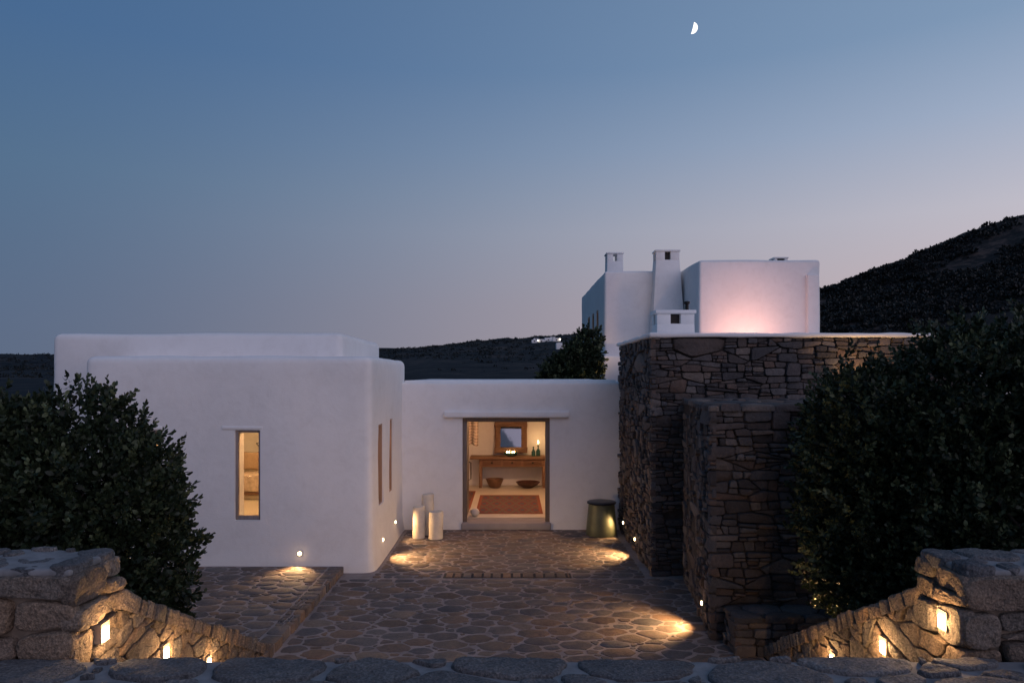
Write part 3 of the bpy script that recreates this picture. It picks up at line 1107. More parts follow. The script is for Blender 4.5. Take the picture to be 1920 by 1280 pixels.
# ------------------------------------------------------------------ stair walls (sloping) and upper walls
def stair_wall(s, xin, ztop_n, ztop_f, yn, yf, seed, label):
    """s=-1 left, +1 right; xin inner face."""
    t = thing('stair_wall', (xin + s * 0.18, (yn + yf) / 2, 0), label, 'wall')
    xa, xb = xin + s * 0.05, xin + s * 0.36
    zt = 0.05
    vs = []
    for x in (xa, xb):
        vs += [(x, yn, 0), (x, yf, 0), (x, yf, ztop_f - zt), (x, yn, ztop_n - zt)]
    mk('core', vs, [[0, 1, 2, 3], [7, 6, 5, 4], [0, 4, 5, 1], [1, 5, 6, 2], [2, 6, 7, 3], [3, 7, 4, 0]], 'wall_joint', t)
    sl = (ztop_f - ztop_n) / (yf - yn)
    face = lay((xin + s * 0.045, 0, 0), (0, 1, 0), (0, 0, 1), (-s, 0, 0), [(yn, 0.0), (yf, 0.0), (yf, max(ztop_f - 0.10, 0.02)), (yn, ztop_n - 0.12)], 0.06, 0.20, 1.3, 0.014, 0.030, 0.03, seed, rnd=0.14, jit=0.06, hvar=0.25, tilt=0.05, detail=1, rub=0.038, th=0.28, tv=0.3)
    L = math.hypot(yf - yn, ztop_f - ztop_n)
    dV = Vector((0, (yf - yn) / L, (ztop_f - ztop_n) / L))
    nV = Vector((0, -dV.z, dV.y))
    top = lay(Vector((xin, yn, ztop_n - 0.06)), (s, 0, 0), dV, nV, [(-0.015, 0.0), (0.37, 0.0), (0.37, L), (-0.015, L)], 0.11, 0.19, 0.55, 0.016, 0.045, 0.07, seed + 1, rnd=0.16, hvar=0.35, tilt=0.05, detail=1, rub=0.06, th=0.2, tv=0.2)
    emit_stones(t, [face, top], 'granite')
stair_wall(-1, -2.65, 1.62, 0.12, 4.72, 7.65, 51, 'sloping rubble stair wall beside the shrub in front of the white house')
stair_wall(1, 2.75, 1.66, 0.12, 4.72, 7.62, 53, 'sloping rubble stair wall below the tall dark hedge shrubs')

def upper_wall(s, xin, xout, seed, label):
    t = thing('retaining_wall', ((xin + xout) / 2, 4.5, LZ), label, 'wall')
    ya, yb, zt = 4.24, 4.78, 1.88
    x0, x1 = sorted((xin + s * 0.06, xout))
    vs = []
    box('core', x0, x1, ya + 0.06, yb - 0.05, 0.4, zt - 0.025, 'wall_joint', t)
    u0, u1 = sorted((xin, xin + s * 2.4))
    front = lay((0, ya + 0.055, 0), (1, 0, 0), (0, 0, 1), (0, -1, 0), [(u0, LZ - 0.05), (u1, LZ - 0.05), (u1, zt - 0.03), (u0, zt - 0.03)], 0.07, 0.21, 1.5, 0.018, 0.055, 0.03, seed, rnd=0.16, hvar=0.3, tilt=0.05, detail=1, rub=0.10, th=0.12, tv=0.2, big=0.6, sig=0.6)
    side = lay((xin + s * 0.055, 0, 0), (0, 1, 0), (0, 0, 1), (-s, 0, 0), [(ya, 0.95), (yb, 0.95), (yb, zt - 0.03), (ya, zt - 0.03)], 0.08, 0.19, 1.4, 0.018, 0.055, 0.03, seed + 1, rnd=0.16, hvar=0.3, tilt=0.05, detail=1, rub=0.08, th=0.15, tv=0.22, big=0.6, sig=0.6)
    top = lay((0, 0, zt - 0.02), (1, 0, 0), (0, 1, 0), (0, 0, 1), [(u0, ya), (u1, ya), (u1, yb), (u0, yb)], 0.08, 0.22, 1.2, 0.05, 0.028, 0.05, seed + 2, rnd=0.2, hvar=0.5, tilt=0.04, detail=1)
    emit_stones(t, [front, side], 'granite')
    mk('top_mortar', *rbox(x0 - (0.02 if s > 0 else 0), x1 + (0.02 if s < 0 else 0), ya + 0.03, yb - 0.02, zt - 0.05, zt + 0.0, 0.02, 0.12, 0.012, seed, sink_bottom=False, freq=4), 'landing_mortar', t, smooth=50)
    emit_stones(t, [top], 'landing_stone', 'coping_stone')
upper_wall(-1, -2.68, -7.5, 61, 'low granite wall ending at the stairs by the round dark shrub')
upper_wall(1, 2.76, 7.5, 64, 'low granite wall ending at the stairs below the hedge shrubs')

for s, xin, rows in ((-1, -2.65, [(198, 1184), (312, 1222), (392, 1243)]), (1, 2.75, [(1766, 1162), (1655, 1210), (1560, 1236)])):
    side = 'beside the round shrub' if s < 0 else 'below the hedge shrubs'
    for i, (px, py) in enumerate(rows):
        y = abs(xin) * 1300 / abs(px - 960)
        z = EYE - (py - 705) / 1300 * y
        stair_lamp((xin + s * 0.006, y, z), (-s, 0, 0), ('upper', 'middle', 'lowest')[i] + ' square lamp set in the stair wall ' + side)

# ------------------------------------------------------------------ white guest house (two plastered blocks)
gh = thing('guest_house', (-4.8, 13.5, 0), 'low white plastered house of two stepped rounded blocks with slit windows', 'house')
FY, FX = 10.87, -2.20
roomA = (-6.35, -2.58, 11.25, 13.9, 0.14, 2.95)
roomB = (-7.55, -4.35, 12.3501, 18.1, 0.141, 2.949)
wz0, wz1 = EYE - (975 - 705) / 1300 * FY, EYE - (806 - 705) / 1300 * FY
wx0, wx1 = (440 - 960) / 1300 * FY, (488 - 960) / 1300 * FY
w2x0, w2x1 = -5.92, -5.52
slitA = (11.42, 11.80, 0.93, 2.27)
slitB = (12.44, 12.74, 0.98, 2.30)
cutsF = [roomB, roomA, (wx0, wx1, 10.4, 11.5, wz0, wz1, 0.015), (w2x0, w2x1, 10.4, 11.5, wz0, wz1, 0.015)]
for s in (slitA, slitB):
    cutsF.append((-3.0, -1.9, s[0], s[1], s[2], s[3], 0.012))
v, f = rbox(-6.73, FX, FY, 14.30, 0.0, 3.39, 0.13, 0.22, 0.016, 1, 0.05)
front_wall = cut('wall', v, f, cutsF, 'plaster', gh)
v, f = rbox(-7.95, -2.93, 11.95, 15.38, 0.0, 3.81, 0.13, 0.3, 0.018, 2)
cut('upper_block', v, f, [roomA, roomB], 'plaster', gh)
box('floor', -7.6, -2.5, 11.2, 18.2, 0.05, 0.15, 'floor', gh)
v, f = rbox(-7.93, -4.0, 15.1, 18.6, 0.0, 3.50, 0.13, 0.3, 0.015, 3)
cut('rear_block', v, f, [roomB], 'plaster', gh)

def window_y(parent, x0, x1, y, z0, z1, fr=0.045, mat='frame_grey'):
    """Fixed window facing -Y: frame pieces and a pane."""
    w = box('window', x0 + fr, x1 - fr, y + 0.02, y + 0.026, z0 + fr, z1 - fr, 'glass', parent)
    bm = box_bm(x0, x0 + fr, y, y + 0.06, z0, z1, 0.004)
    box_bm(x1 - fr, x1, y, y + 0.06, z0, z1, 0.004, 2, bm)
    box_bm(x0 + fr, x1 - fr, y + 0.002, y + 0.058, z1 - fr, z1, 0.004, 2, bm)
    box_bm(x0 + fr, x1 - fr, y + 0.002, y + 0.058, z0, z0 + fr * 1.6, 0.004, 2, bm)
    mk_bm('frame', bm, mat, w, 40)
    return w
for a, b in ((wx0, wx1), (w2x0, w2x1)):
    w = window_y(gh, a - 0.005, b + 0.005, FY + 0.035, wz0 - 0.005, wz1 + 0.005)
    mk('lintel', *rbox(a - 0.20, b + 0.04, FY - 0.014, FY + 0.06, wz1 + 0.008, wz1 + 0.060, 0.012, 0.1, 0.004, 5, sink_bottom=False), 'plaster', gh, smooth=40)
for s in (slitA, slitB):
    x = FX - 0.012
    w = box('window', x - 0.126, x - 0.12, s[0] + 0.035, s[1] - 0.035, s[2] + 0.035, s[3] - 0.035, 'glass', gh)
    bm = box_bm(x - 0.16, x, s[0] - 0.004, s[0] + 0.035, s[2], s[3], 0.004)
    box_bm(x - 0.16, x, s[1] - 0.035, s[1] + 0.004, s[2], s[3], 0.004, 2, bm)
    box_bm(x - 0.158, x - 0.002, s[0] + 0.035, s[1] - 0.035, s[3] - 0.035, s[3] + 0.004, 0.004, 2, bm)
    box_bm(x - 0.158, x - 0.002, s[0] + 0.035, s[1] - 0.035, s[2] - 0.004, s[2] + 0.035, 0.004, 2, bm)
    mk_bm('frame', bm, 'frame_tan', w, 40)

def room_lamp(loc, label, r=0.16, mat='lens_room'):
    t = thing('ceiling_lamp', loc, label, 'lamp')
    mk('canopy', *lathe([(0.06, 0.09), (0.075, 0.03), (r, 0.0)][::-1], loc[0], loc[1], loc[2], 20), 'white_metal', t, smooth=40)
    mk('shade', *lathe([(r * .3, -0.10), (r * .8, -0.075), (r, -0.004)], loc[0], loc[1], loc[2], 20), mat, t)
room_lamp((-5.2, 15.2, 2.86), 'ceiling lamp inside the white guest house bedroom', mat='lens_bedroom')
room_lamp((-3.6, 12.2, 2.86), 'ceiling lamp inside the white guest house behind the slit windows', mat='lens_bedroom')

# bedroom things seen through the slit window
bd = thing('daybed', (-6.2, 16.9, 0.15), 'linen covered daybed seen through the slit window', 'bed')
box('base', -6.75, -5.0, 16.4, 17.7, 0.15, 0.40, 'fabric', bd, 0.03)
box('mattress', -6.74, -5.02, 16.42, 17.68, 0.405, 0.72, 'fabric', bd, 0.06)
box('blanket_edge', -6.72, -5.62, 16.33, 16.97, 0.27, 0.335, 'mirror_wood', bd, 0.01)
mk('throw', *rbox(-6.70, -5.6, 16.36, 16.95, 0.34, 0.745, 0.03, 0.12, 0.02, 4, sink_bottom=False, freq=5), 'throw', bd, smooth=50)
def pillow(cx, cy, cz, w, h, d, tilt, seed):
    vs, fs = [], []
    n = 14
    for side in (1, -1):
        for j in range(n + 1):
            for i in range(n + 1):
                a, b = i / n * 2 - 1, j / n * 2 - 1
                e = (1 - abs(a) ** 3.2) * (1 - abs(b) ** 3.2)
                pinch = 1 - 0.10 * (1 - max(abs(a), abs(b)) ** 2 * 0) * (1 - abs(a * b)) * max(abs(a), abs(b)) ** 4
                x, z = a * w / 2 * pinch, b * h / 2 * pinch
                y = side * d / 2 * max(e, 0) ** 0.45 + 0.01 * noise.noise(Vector((a * 2, b * 2, seed)))
                vs.append((cx + x, cy - y * math.cos(tilt) + z * math.sin(tilt), cz + z * math.cos(tilt) + y * math.sin(tilt)))
    m_ = (n + 1) ** 2
    for s in (0, 1):
        for j in range(n):
            for i in range(n):
                q = [s * m_ + j * (n + 1) + i, s * m_ + j * (n + 1) + i + 1, s * m_ + (j + 1) * (n + 1) + i + 1, s * m_ + (j + 1) * (n + 1) + i]
                fs.append(q if s == 0 else q[::-1])
    return vs, fs
o = mk('pillow', *pillow(-6.45, 17.15, 0.975, 0.46, 0.46, 0.16, 0.25, 2), 'pillow', None, smooth=80)
tag(o, 'square linen pillow standing on the daybed behind the slit window', 'pillow')
rl = thing('reading_lamp', (-6.45, 18.09, 1.42), 'thin bent reading lamp arm on the bedroom wall', 'lamp')
mk('arm', *tube([(-6.60, 18.10, 1.24), (-6.60, 17.90, 1.34), (-6.50, 17.75, 1.37), (-6.05, 17.60, 1.46)], [0.012, 0.009, 0.008, 0.008]), 'iron', rl)
mk('lamp_head', *lathe([(0.02, 0.0), (0.05, -0.08), (0.045, -0.085), (0.01, -0.03)], -6.05, 17.6, 1.48, 14), 'iron', rl)

# ------------------------------------------------------------------ entrance hall
HY = 13.90
hall = thing('entrance_hall', (0, 16.2, 0), 'low white entrance hall with open doorway between the two houses', 'building')
dx0, dx1 = (867 - 960) / 1300 * HY, (1031 - 960) / 1300 * HY
dz1 = EYE - (783 - 705) / 1300 * HY
HZ = 0.15
v, f = rbox(-2.60, 2.60, HY, 19.0, 0.0, 2.955, 0.07, 0.24, 0.012, 6, 0.02)
cut('wall', v, f, [(-1.75, 1.85, 14.35, 18.6, HZ - 0.03, 2.62), (dx0, dx1, 13.5, 14.8, HZ - 0.05, dz1, 0.02)], 'plaster', hall)
box('floor', -1.8, 1.9, 14.34, 18.65, 0.02, HZ, 'floor', hall)
mk('threshold', *rbox(dx0 - 0.02, dx1 + 0.02, HY - 0.06, 14.345, 0.0, HZ - 0.012, 0.02, 0.2, 0.004, 3, sink_bottom=False), 'threshold', hall, smooth=40)
mk('lintel', *rbox((833 - 960) / 1300 * HY, (1067 - 960) / 1300 * HY, HY - 0.085, HY + 0.15, dz1 + 0.005, dz1 + 0.13, 0.025, 0.15, 0.008, 7, sink_bottom=False), 'plaster', hall, smooth=40)
mk('roof_edge', *rbox(-2.2, 2.12, HY + 0.22, 18.9, 2.90, 2.99, 0.03, 0.3, 0.01, 8, sink_bottom=False), 'plaster', hall, smooth=40)
fr = 0.085
df = box('door_frame', dx0 - 0.012, dx0 + fr, HY + 0.08, HY + 0.22, HZ - 0.012, dz1 - fr - 0.002, 'frame', hall, 0.006)
box('door_frame', dx1 - fr, dx1 + 0.012, HY + 0.08, HY + 0.22, HZ - 0.012, dz1 - fr - 0.002, 'frame', hall, 0.006)
box('door_frame', dx0 - 0.012, dx1 + 0.012, HY + 0.078, HY + 0.222, dz1 - fr, dz1 + 0.012, 'frame', hall, 0.006)
dl = box('door', dx0 + 0.02, dx0 + 0.065, 14.16, 15.0, HZ + 0.01, dz1 - 0.10, 'frame', hall, 0.006)
mk('handle', *tube([(dx0 + 0.068, 14.85, 0.85), (dx0 + 0.115, 14.85, 0.87), (dx0 + 0.115, 14.85, 1.22), (dx0 + 0.068, 14.85, 1.24)], [0.012] * 4), 'iron', dl)
rl = room_lamp((0.1, 15.9, 2.55), 'ceiling lamp inside the entrance hall above the patterned rug', 0.18)

TY = 18.58
tb = thing('console_table', (0.05, 18.3, HZ), 'long rustic wooden console table with three drawers under the mirror', 'table')
tx0, tx1 = -1.10, 0.98
box('table_top', tx0, tx1, 18.06, 18.56, 0.905, 0.965, 'table', tb, 0.008)
ax0, ax1 = -0.86, 0.87
box('apron', ax0 + 0.002, ax1 - 0.002, 18.125, 18.52, 0.70, 0.904, 'table', tb, 0.004)
for i in range(3):
    a = ax0 + 0.09 + i * 0.535
    d_ = box('drawer', a, a + 0.48, 18.11, 18.14, 0.735, 0.885, 'mirror_wood', tb, 0.006)
    mk('knob', *[[tuple((p[0], 18.11 - (p[2] - 0.81 + 0.0) * 0 - (p[1]) , p[2])) for p in lathe([(0.022, 0.0), (0.03, 0.02), (0.018, 0.04)], a + 0.24, 0, 0.79, 12)[0]], lathe([(0.022, 0.0), (0.03, 0.02), (0.018, 0.04)], 0, 0, 0, 12)[1]], 'iron', d_)
for x in (ax0 + 0.035, ax1 - 0.035):
    for y in (18.155, 18.49):
        box('leg', x - 0.036, x + 0.036, y - 0.036, y + 0.036, HZ, 0.698, 'table', tb, 0.005)

mr_ = thing('wall_mirror', (-0.03, 18.55, 1.03), 'square mirror in a thick rough wooden frame on the hall wall', 'mirror')
mx0, mx1, mz0, mz1 = -0.457, 0.40, 1.03, 1.87
fw = 0.15
for a in ((mx0, mx0 + fw, mz0 + fw, mz1 - fw), (mx1 - fw, mx1, mz0 + fw, mz1 - fw), (mx0 - 0.012, mx1 + 0.01, mz1 - fw, mz1 + 0.008), (mx0 - 0.01, mx1 + 0.012, mz0 - 0.01, mz0 + fw)):
    mk('frame', *rbox(a[0], a[1], 18.50, 18.595, a[2], a[3], 0.015, 0.06, 0.012, int(a[0] * 50), sink_bottom=False, freq=6), 'mirror_wood', mr_, smooth=40)
box('glass', mx0 + fw - 0.02, mx1 - fw + 0.02, 18.545, 18.56, mz0 + fw - 0.02, mz1 - fw + 0.02, 'mirror', mr_)
mr_.location.y -= 0.075
mr_.rotation_euler = (-R(5.2), 0, 0)          # leans back on the wall

def bowl(name, cx, cy, cz, r, h, foot, mat, label, cat='bowl', th=0.02):
    pr = [(foot, 0), (foot * 1.25, h * .12), (r * .82, h * .55), (r, h), (r - th, h), (r * .78 - th, h * .6), (foot * 1.1, h * .22), (0.01, h * .18)]
    o = mk(name, *lathe(pr, cx, cy, cz, 28, 0.04, cx), mat, None, smooth=45)
    return tag(o, label, cat)
bowl('wooden_bowl', -0.45, 18.2, HZ, 0.235, 0.23, 0.12, 'bowl_wood', 'deep wooden bowl on the floor under the console table')
bowl('wooden_bowl', 0.42, 18.2, HZ, 0.32, 0.15, 0.12, 'bowl_dark', 'wide shallow dark red bowl on the floor under the console table')
cb = thing('candle_bowl', (-0.03, 18.25, 0.966), 'teal bowl of burning candles on the console table', 'bowl')
mk('bowl', *lathe([(0.10, 0), (0.14, 0.02), (0.185, 0.075), (0.19, 0.10), (0.17, 0.10), (0.15, 0.045), (0.01, 0.035)], -0.03, 18.25, 0.966, 28), 'bottle', cb, smooth=45)
for i, x in enumerate((-0.12, -0.06, 0.02, 0.07)):
    c_ = mk('candle', *lathe([(0.028, 0), (0.028, 0.05), (0.01, 0.052)], x - 0.01, 18.22 + 0.04 * (i % 2), 1.006, 12), 'alabaster', cb)
    mk('flame', *lathe([(0.003, 0), (0.011, 0.012), (0.008, 0.03), (0.001, 0.05)], x - 0.01, 18.22 + 0.04 * (i % 2), 1.058, 8), 'flame', c_)
for x, s, lab, cand in ((0.565, 0.92, 'slim teal glass bottle on the console table', False), (0.69, 1.0, 'teal glass bottle holding a burning candle on the console table', True)):
    bt = thing('glass_bottle', (x, 18.3, 0.966), lab, 'bottle')
    mk('body', *lathe([(0.048 * s, 0), (0.055 * s, 0.02), (0.055 * s, 0.13 * s), (0.03 * s, 0.18 * s), (0.018, 0.20 * s), (0.018, 0.25 * s), (0.024, 0.255 * s), (0.024, 0.27 * s), (0.008, 0.272 * s)], x, 18.3, 0.966, 18), 'bottle', bt, smooth=45)
    if cand:
        c_ = mk('candle', *lathe([(0.012, 0), (0.012, 0.05), (0.004, 0.052)], x, 18.3, 1.239, 10), 'alabaster', bt)
        mk('flame', *lathe([(0.004, 0), (0.017, 0.02), (0.013, 0.05), (0.001, 0.085)], x, 18.3, 1.293, 10), 'flame', c_)
        pl = bpy.data.lights.new('candle_light', 'POINT')
        pl.energy = 2.2
        pl.color = WARM
        pl.shadow_soft_size = 0.03
        place(bpy.data.objects.new('candle_light', pl), (x, 18.28, 1.42), bt)

def rug(x0, x1, y0, y1, label):
    o = mk_bm('rug', box_bm(x0, x1, y0, y1, HZ + 0.002, HZ + 0.012, 0.003), 'rug', None)
    tag(o, label, 'rug')
rug(-0.78, 0.66, 14.72, 17.0, 'red and brown patterned kilim rug in the middle of the hall floor')
rug(-1.72, -0.92, 15.2, 17.6, 'kilim runner mostly hidden behind the door frame by the handle')
rug(0.82, 1.6, 15.2, 16.8, 'kilim runner mostly hidden behind the door frame under the bottles')
bm = bmesh.new()
bmesh.ops.create_icosphere(bm, subdivisions=3, radius=0.095)
for vtx in bm.verts:
    vtx.co = Vector((vtx.co.x, vtx.co.y, vtx.co.z * 0.92)) * (1 + 0.08 * noise.noise(vtx.co * 9)) + Vector((-0.775, 14.48, HZ + 0.086))
tag(mk_bm('door_stone', bm, 'alabaster', None, 60), 'round pale stone holding the hall door open', 'stone')
hb = thing('hanging_throw', (-0.97, 17.4, 1.30), 'fringed striped throw hanging on a rail inside the hall', 'throw')
vs, fs = [], []
n1, n2 = 16, 10
for j in range(n2 + 1):
    for i in range(n1 + 1):
        a = i / n1
        vs.append((-1.20 + 0.36 * a, 17.3 + 0.035 * math.sin(a * 15), 1.95 - 0.60 * j / n2 - 0.03 * math.sin(a * 9) * (j / n2)))
for j in range(n2):
    for i in range(n1):
        fs.append([j * (n1 + 1) + i, j * (n1 + 1) + i + 1, (j + 1) * (n1 + 1) + i + 1, (j + 1) * (n1 + 1) + i])
o = mk('cloth', vs, fs, 'throw', hb, smooth=80)
so = o.modifiers.new('thick', 'SOLIDIFY')
so.thickness = 0.012
mk('rail', *tube([(-1.74, 17.3, 1.955), (-0.80, 17.3, 1.955)], [0.012, 0.012]), 'iron', hb)
for k in range(8):
    z = 1.90 - k * 0.075
    mk('stripe', *tube([(-1.20 + 0.36 * i / 16, 17.3 + 0.035 * math.sin(i / 16 * 15) - 0.014, z - 0.03 * math.sin(i / 16 * 9) * (1.95 - z) / 0.6) for i in range(17)], [0.006] * 17, 4), 'iron', hb)

# ------------------------------------------------------------------ things before the hall wall
def column(cx, cy, r, h, label, seed, lean=0.0):
    pr = [(r * 1.0, 0), (r * 1.02, 0.02), (r * 1.0, h * .5), (r * 0.98, h - 0.025), (r * 0.95, h - 0.005), (r * 0.86, h), (r * 0.80, h - 0.012), (0.01, h - 0.02)]
    v, f = lathe(pr, cx, cy, 0.012, 32, 0.06, seed)
    v = [(x + lean * z, y, z + 0.06 * (x - cx) * (z / h)) for x, y, z in v]
    tag(mk('stone_cylinder', v, f, 'alabaster', None, smooth=40), label, 'stone cylinder', 'pale stone cylinders by the hall wall')
column(-1.765, 13.14, 0.115, 0.60, 'slim pale stone cylinder of middle height in the group of three', 1.0)
column(-1.635, 13.45, 0.12, 0.775, 'tallest pale stone cylinder standing behind the other two', 2.0)
column(-1.44, 13.10, 0.135, 0.51, 'shortest and thickest pale stone cylinder in the group of three', 3.0, 0.01)
ds = thing('drum_table', (1.735, 13.44, 0), 'olive green metal drum table with dark blue round top', 'table')
mk('body', *lathe([(0.295, 0.012), (0.30, 0.03), (0.285, 0.2), (0.262, 0.45), (0.25, 0.60), (0.10, 0.605)], 1.735, 13.44, 0, 40), 'olive', ds, smooth=40)
mk('top', *lathe([(0.255, 0.606), (0.278, 0.612), (0.283, 0.635), (0.27, 0.645), (0.05, 0.642)], 1.735, 13.44, 0, 40), 'drum_top', ds, smooth=40)

# ------------------------------------------------------------------ stone house on the right
SX, SY = 2.13, 10.64
sh = thing('stone_house', (4.6, 12.3, 0), 'tall dry stone house wall with white plastered roof edge', 'house')
ST = 3.66
box('core', SX + 0.06, 7.2, SY + 0.06, 13.96, -0.1, ST - 0.02, 'joint', sh)
sideS = lay((SX + 0.055, 0, 0), (0, 1, 0), (0, 0, 1), (-1, 0, 0), [(SY - 0.005, 0.0), (13.90, 0.0), (13.90, ST), (SY - 0.005, ST)], 0.060, 0.17, 1.7, 0.011, 0.050, 0.02, 71, rnd=0.13, jit=0.05, bev=0.16, hvar=0.7, tilt=0.10, weight=0.42, rub=0.017, sig=0.95)
frontS = lay((0, SY + 0.055, 0), (1, 0, 0), (0, 0, 1), (0, -1, 0), [(SX - 0.005, 0.0), (6.6, 0.0), (6.6, ST), (SX - 0.005, ST)], 0.066, 0.24, 2.2, 0.011, 0.050, 0.02, 73, rnd=0.13, jit=0.05, bev=0.16, hvar=0.7, tilt=0.08, rub=0.022, sig=1.0, skip=lambda x, y: x > 2.75 and y < 2.5)
emit_stones(sh, [sideS, frontS], 'wall_stone')
mk('roof_edge', *rbox(SX - 0.03, 7.25, SY - 0.035, 13.99, ST + 0.002, ST + 0.075, 0.03, 0.2, 0.018, 12, sink_bottom=False, freq=2.5), 'plaster', sh, smooth=45)

# lower stone block with the bench
BY, BX = 8.06, 2.30
sb = thing('stone_block', (3.6, 9.3, 0), 'lower dry stone block standing forward of the tall stone house', 'wall')
BT = 2.74
U = Vector((2.55 - BX, 10.5 - BY, 0)).normalized()
vs = []
for z in (-0.1, BT - 0.04):
    vs += [(BX + 0.065, BY + 0.06, z), (6.4, BY + 0.06, z), (6.4, 10.6, z), (2.62, 10.6, z)]
mk('core', vs, [[3, 2, 1, 0], [4, 5, 6, 7], [0, 1, 5, 4], [1, 2, 6, 5], [2, 3, 7, 6], [3, 0, 4, 7]], 'joint', sb)
Nn = Vector((-U.y, U.x, 0))
SL = (Vector((2.55, 10.5, 0)) - Vector((BX, BY, 0))).length
sideB = lay(Vector((BX, BY, 0)) - Nn * 0.055, U, (0, 0, 1), Nn, [(-0.005, 0.0), (0.98, 0.0), (0.98, BT - 0.06), (-0.005, BT - 0.06)], 0.065, 0.18, 1.7, 0.011, 0.050, 0.02, 81, rnd=0.13, jit=0.05, bev=0.16, hvar=0.7, tilt=0.1, weight=0.6, rub=0.020, sig=0.95)
sideB2 = lay(Vector((BX, BY, 0)) - Nn * 0.09, U, (0, 0, 1), Nn, [(0.99, 0.0), (SL, 0.0), (SL, BT - 0.06), (0.99, BT - 0.06)], 0.065, 0.18, 1.7, 0.014, 0.045, 0.03, 84, rnd=0.13, jit=0.05, bev=0.16, hvar=0.7, tilt=0.1, weight=0.6, rub=0.020, sig=0.95)
frontB = lay((0, BY + 0.055, 0), (1, 0, 0), (0, 0, 1), (0, -1, 0), [(BX - 0.005, 0.0), (5.2, 0.0), (5.2, BT - 0.06), (BX - 0.005, BT - 0.06)], 0.062, 0.21, 2.0, 0.011, 0.050, 0.02, 82, rnd=0.13, jit=0.05, bev=0.16, hvar=0.7, tilt=0.09, rub=0.022, sig=1.0)
topB = lay((0, 0, BT - 0.055), (1, 0, 0), (0, 1, 0), (0, 0, 1), [(BX - 0.03, BY - 0.03), (5.2, BY - 0.03), (5.2, 10.45), (2.54, 10.45)], 0.10, 0.30, 1.2, 0.025, 0.06, 0.02, 83, rnd=0.18, jit=0.07, hvar=0.3, tilt=0.02)
emit_stones(sb, [sideB, sideB2, frontB, topB], 'wall_stone')

bn = thing('stone_bench', (3.3, 7.8, 0), 'low stone bench built against the foot of the stone block', 'bench')
box('core', 2.48, 4.4, 7.60, 8.0, -0.05, 0.42, 'joint', bn)
fB = lay((0, 7.605, 0), (1, 0, 0), (0, 0, 1), (0, -1, 0), [(2.43, 0), (4.3, 0), (4.3, 0.38), (2.43, 0.38)], 0.06, 0.15, 1.8, 0.014, 0.05, 0.02, 91, rnd=0.13, jit=0.05, bev=0.14, rub=0.025)
sB = lay((2.485, 0, 0), (0, 1, 0), (0, 0, 1), (-1, 0, 0), [(7.56, 0), (7.995, 0), (7.995, 0.38), (7.56, 0.38)], 0.06, 0.14, 1.6, 0.014, 0.05, 0.02, 92, rnd=0.13, jit=0.05, bev=0.14, rub=0.022)
tB = lay((0, 0, 0.415), (1, 0, 0), (0, 1, 0), (0, 0, 1), [(2.42, 7.54), (4.35, 7.54), (4.35, 8.0), (2.42, 8.0)], 0.10, 0.22, 1.1, 0.03, 0.035, 0.035, 93, rnd=0.2, jit=0.06, tilt=0.02)
emit_stones(bn, [fB, sB, tB], 'wall_stone')

# ------------------------------------------------------------------ tower house behind
tw = thing('tower_house', (6.5, 27, 0), 'two storey white plastered house with chimneys and a lit upper wall', 'house')
TT = 6.77
mk('wall', *rbox(5.92, 9.80, 22.0, 32.0, 0, TT, 0.11, 0.45, 0.02, 14), 'plaster', tw, smooth=40)
v, f = rbox(3.22, 6.3, 24.2, 32.0, 0, TT - 0.03, 0.10, 0.4, 0.02, 15)
wins = [(25.85, 26.45), (27.2, 27.85), (28.75, 29.5)]
cut('wing', v, f, [(3.0, 3.40, a, b, 3.9, 5.55, 0.02) for a, b in wins], 'plaster', tw)
for a, b in wins:
    w = box('window', 3.375, 3.395, a + 0.05, b - 0.05, 3.95, 5.5, 'dark_pane', tw)
    bm = box_bm(3.23, 3.37, a - 0.004, a + 0.08, 3.9, 5.55, 0.005)
    box_bm(3.23, 3.37, b - 0.08, b + 0.004, 3.9, 5.55, 0.005, 2, bm)
    box_bm(3.232, 3.368, a + 0.08, b - 0.08, 5.45, 5.555, 0.005, 2, bm)
    box_bm(3.232, 3.368, a + 0.08, b - 0.08, 3.9, 3.98, 0.005, 2, bm)
    mk_bm('frame', bm, 'frame_tan', w, 40)
mk('pier', *rbox((1511 - 960) / 1300 * 22, 9.70, 21.86, 22.3, 0, 6.28, 0.04, 0.3, 0.008, 16), 'plaster', tw, smooth=40)
mk('plinth', *rbox(3.08, 4.2, 23.3, 24.6, 0, 3.78, 0.10, 0.3, 0.015, 17), 'plaster', tw, smooth=40)
mk('parapet', *rbox(9.3, 10.1, 23.2, 27, 0, 4.50, 0.12, 0.4, 0.015, 18), 'plaster', tw, smooth=40)
# terrace roof between the stone house and the tower
mk('terrace', *rbox(3.6, 10.2, 14.0, 22.2, 0, 3.64, 0.06, 0.5, 0.01, 19), 'plaster', tw, smooth=40)

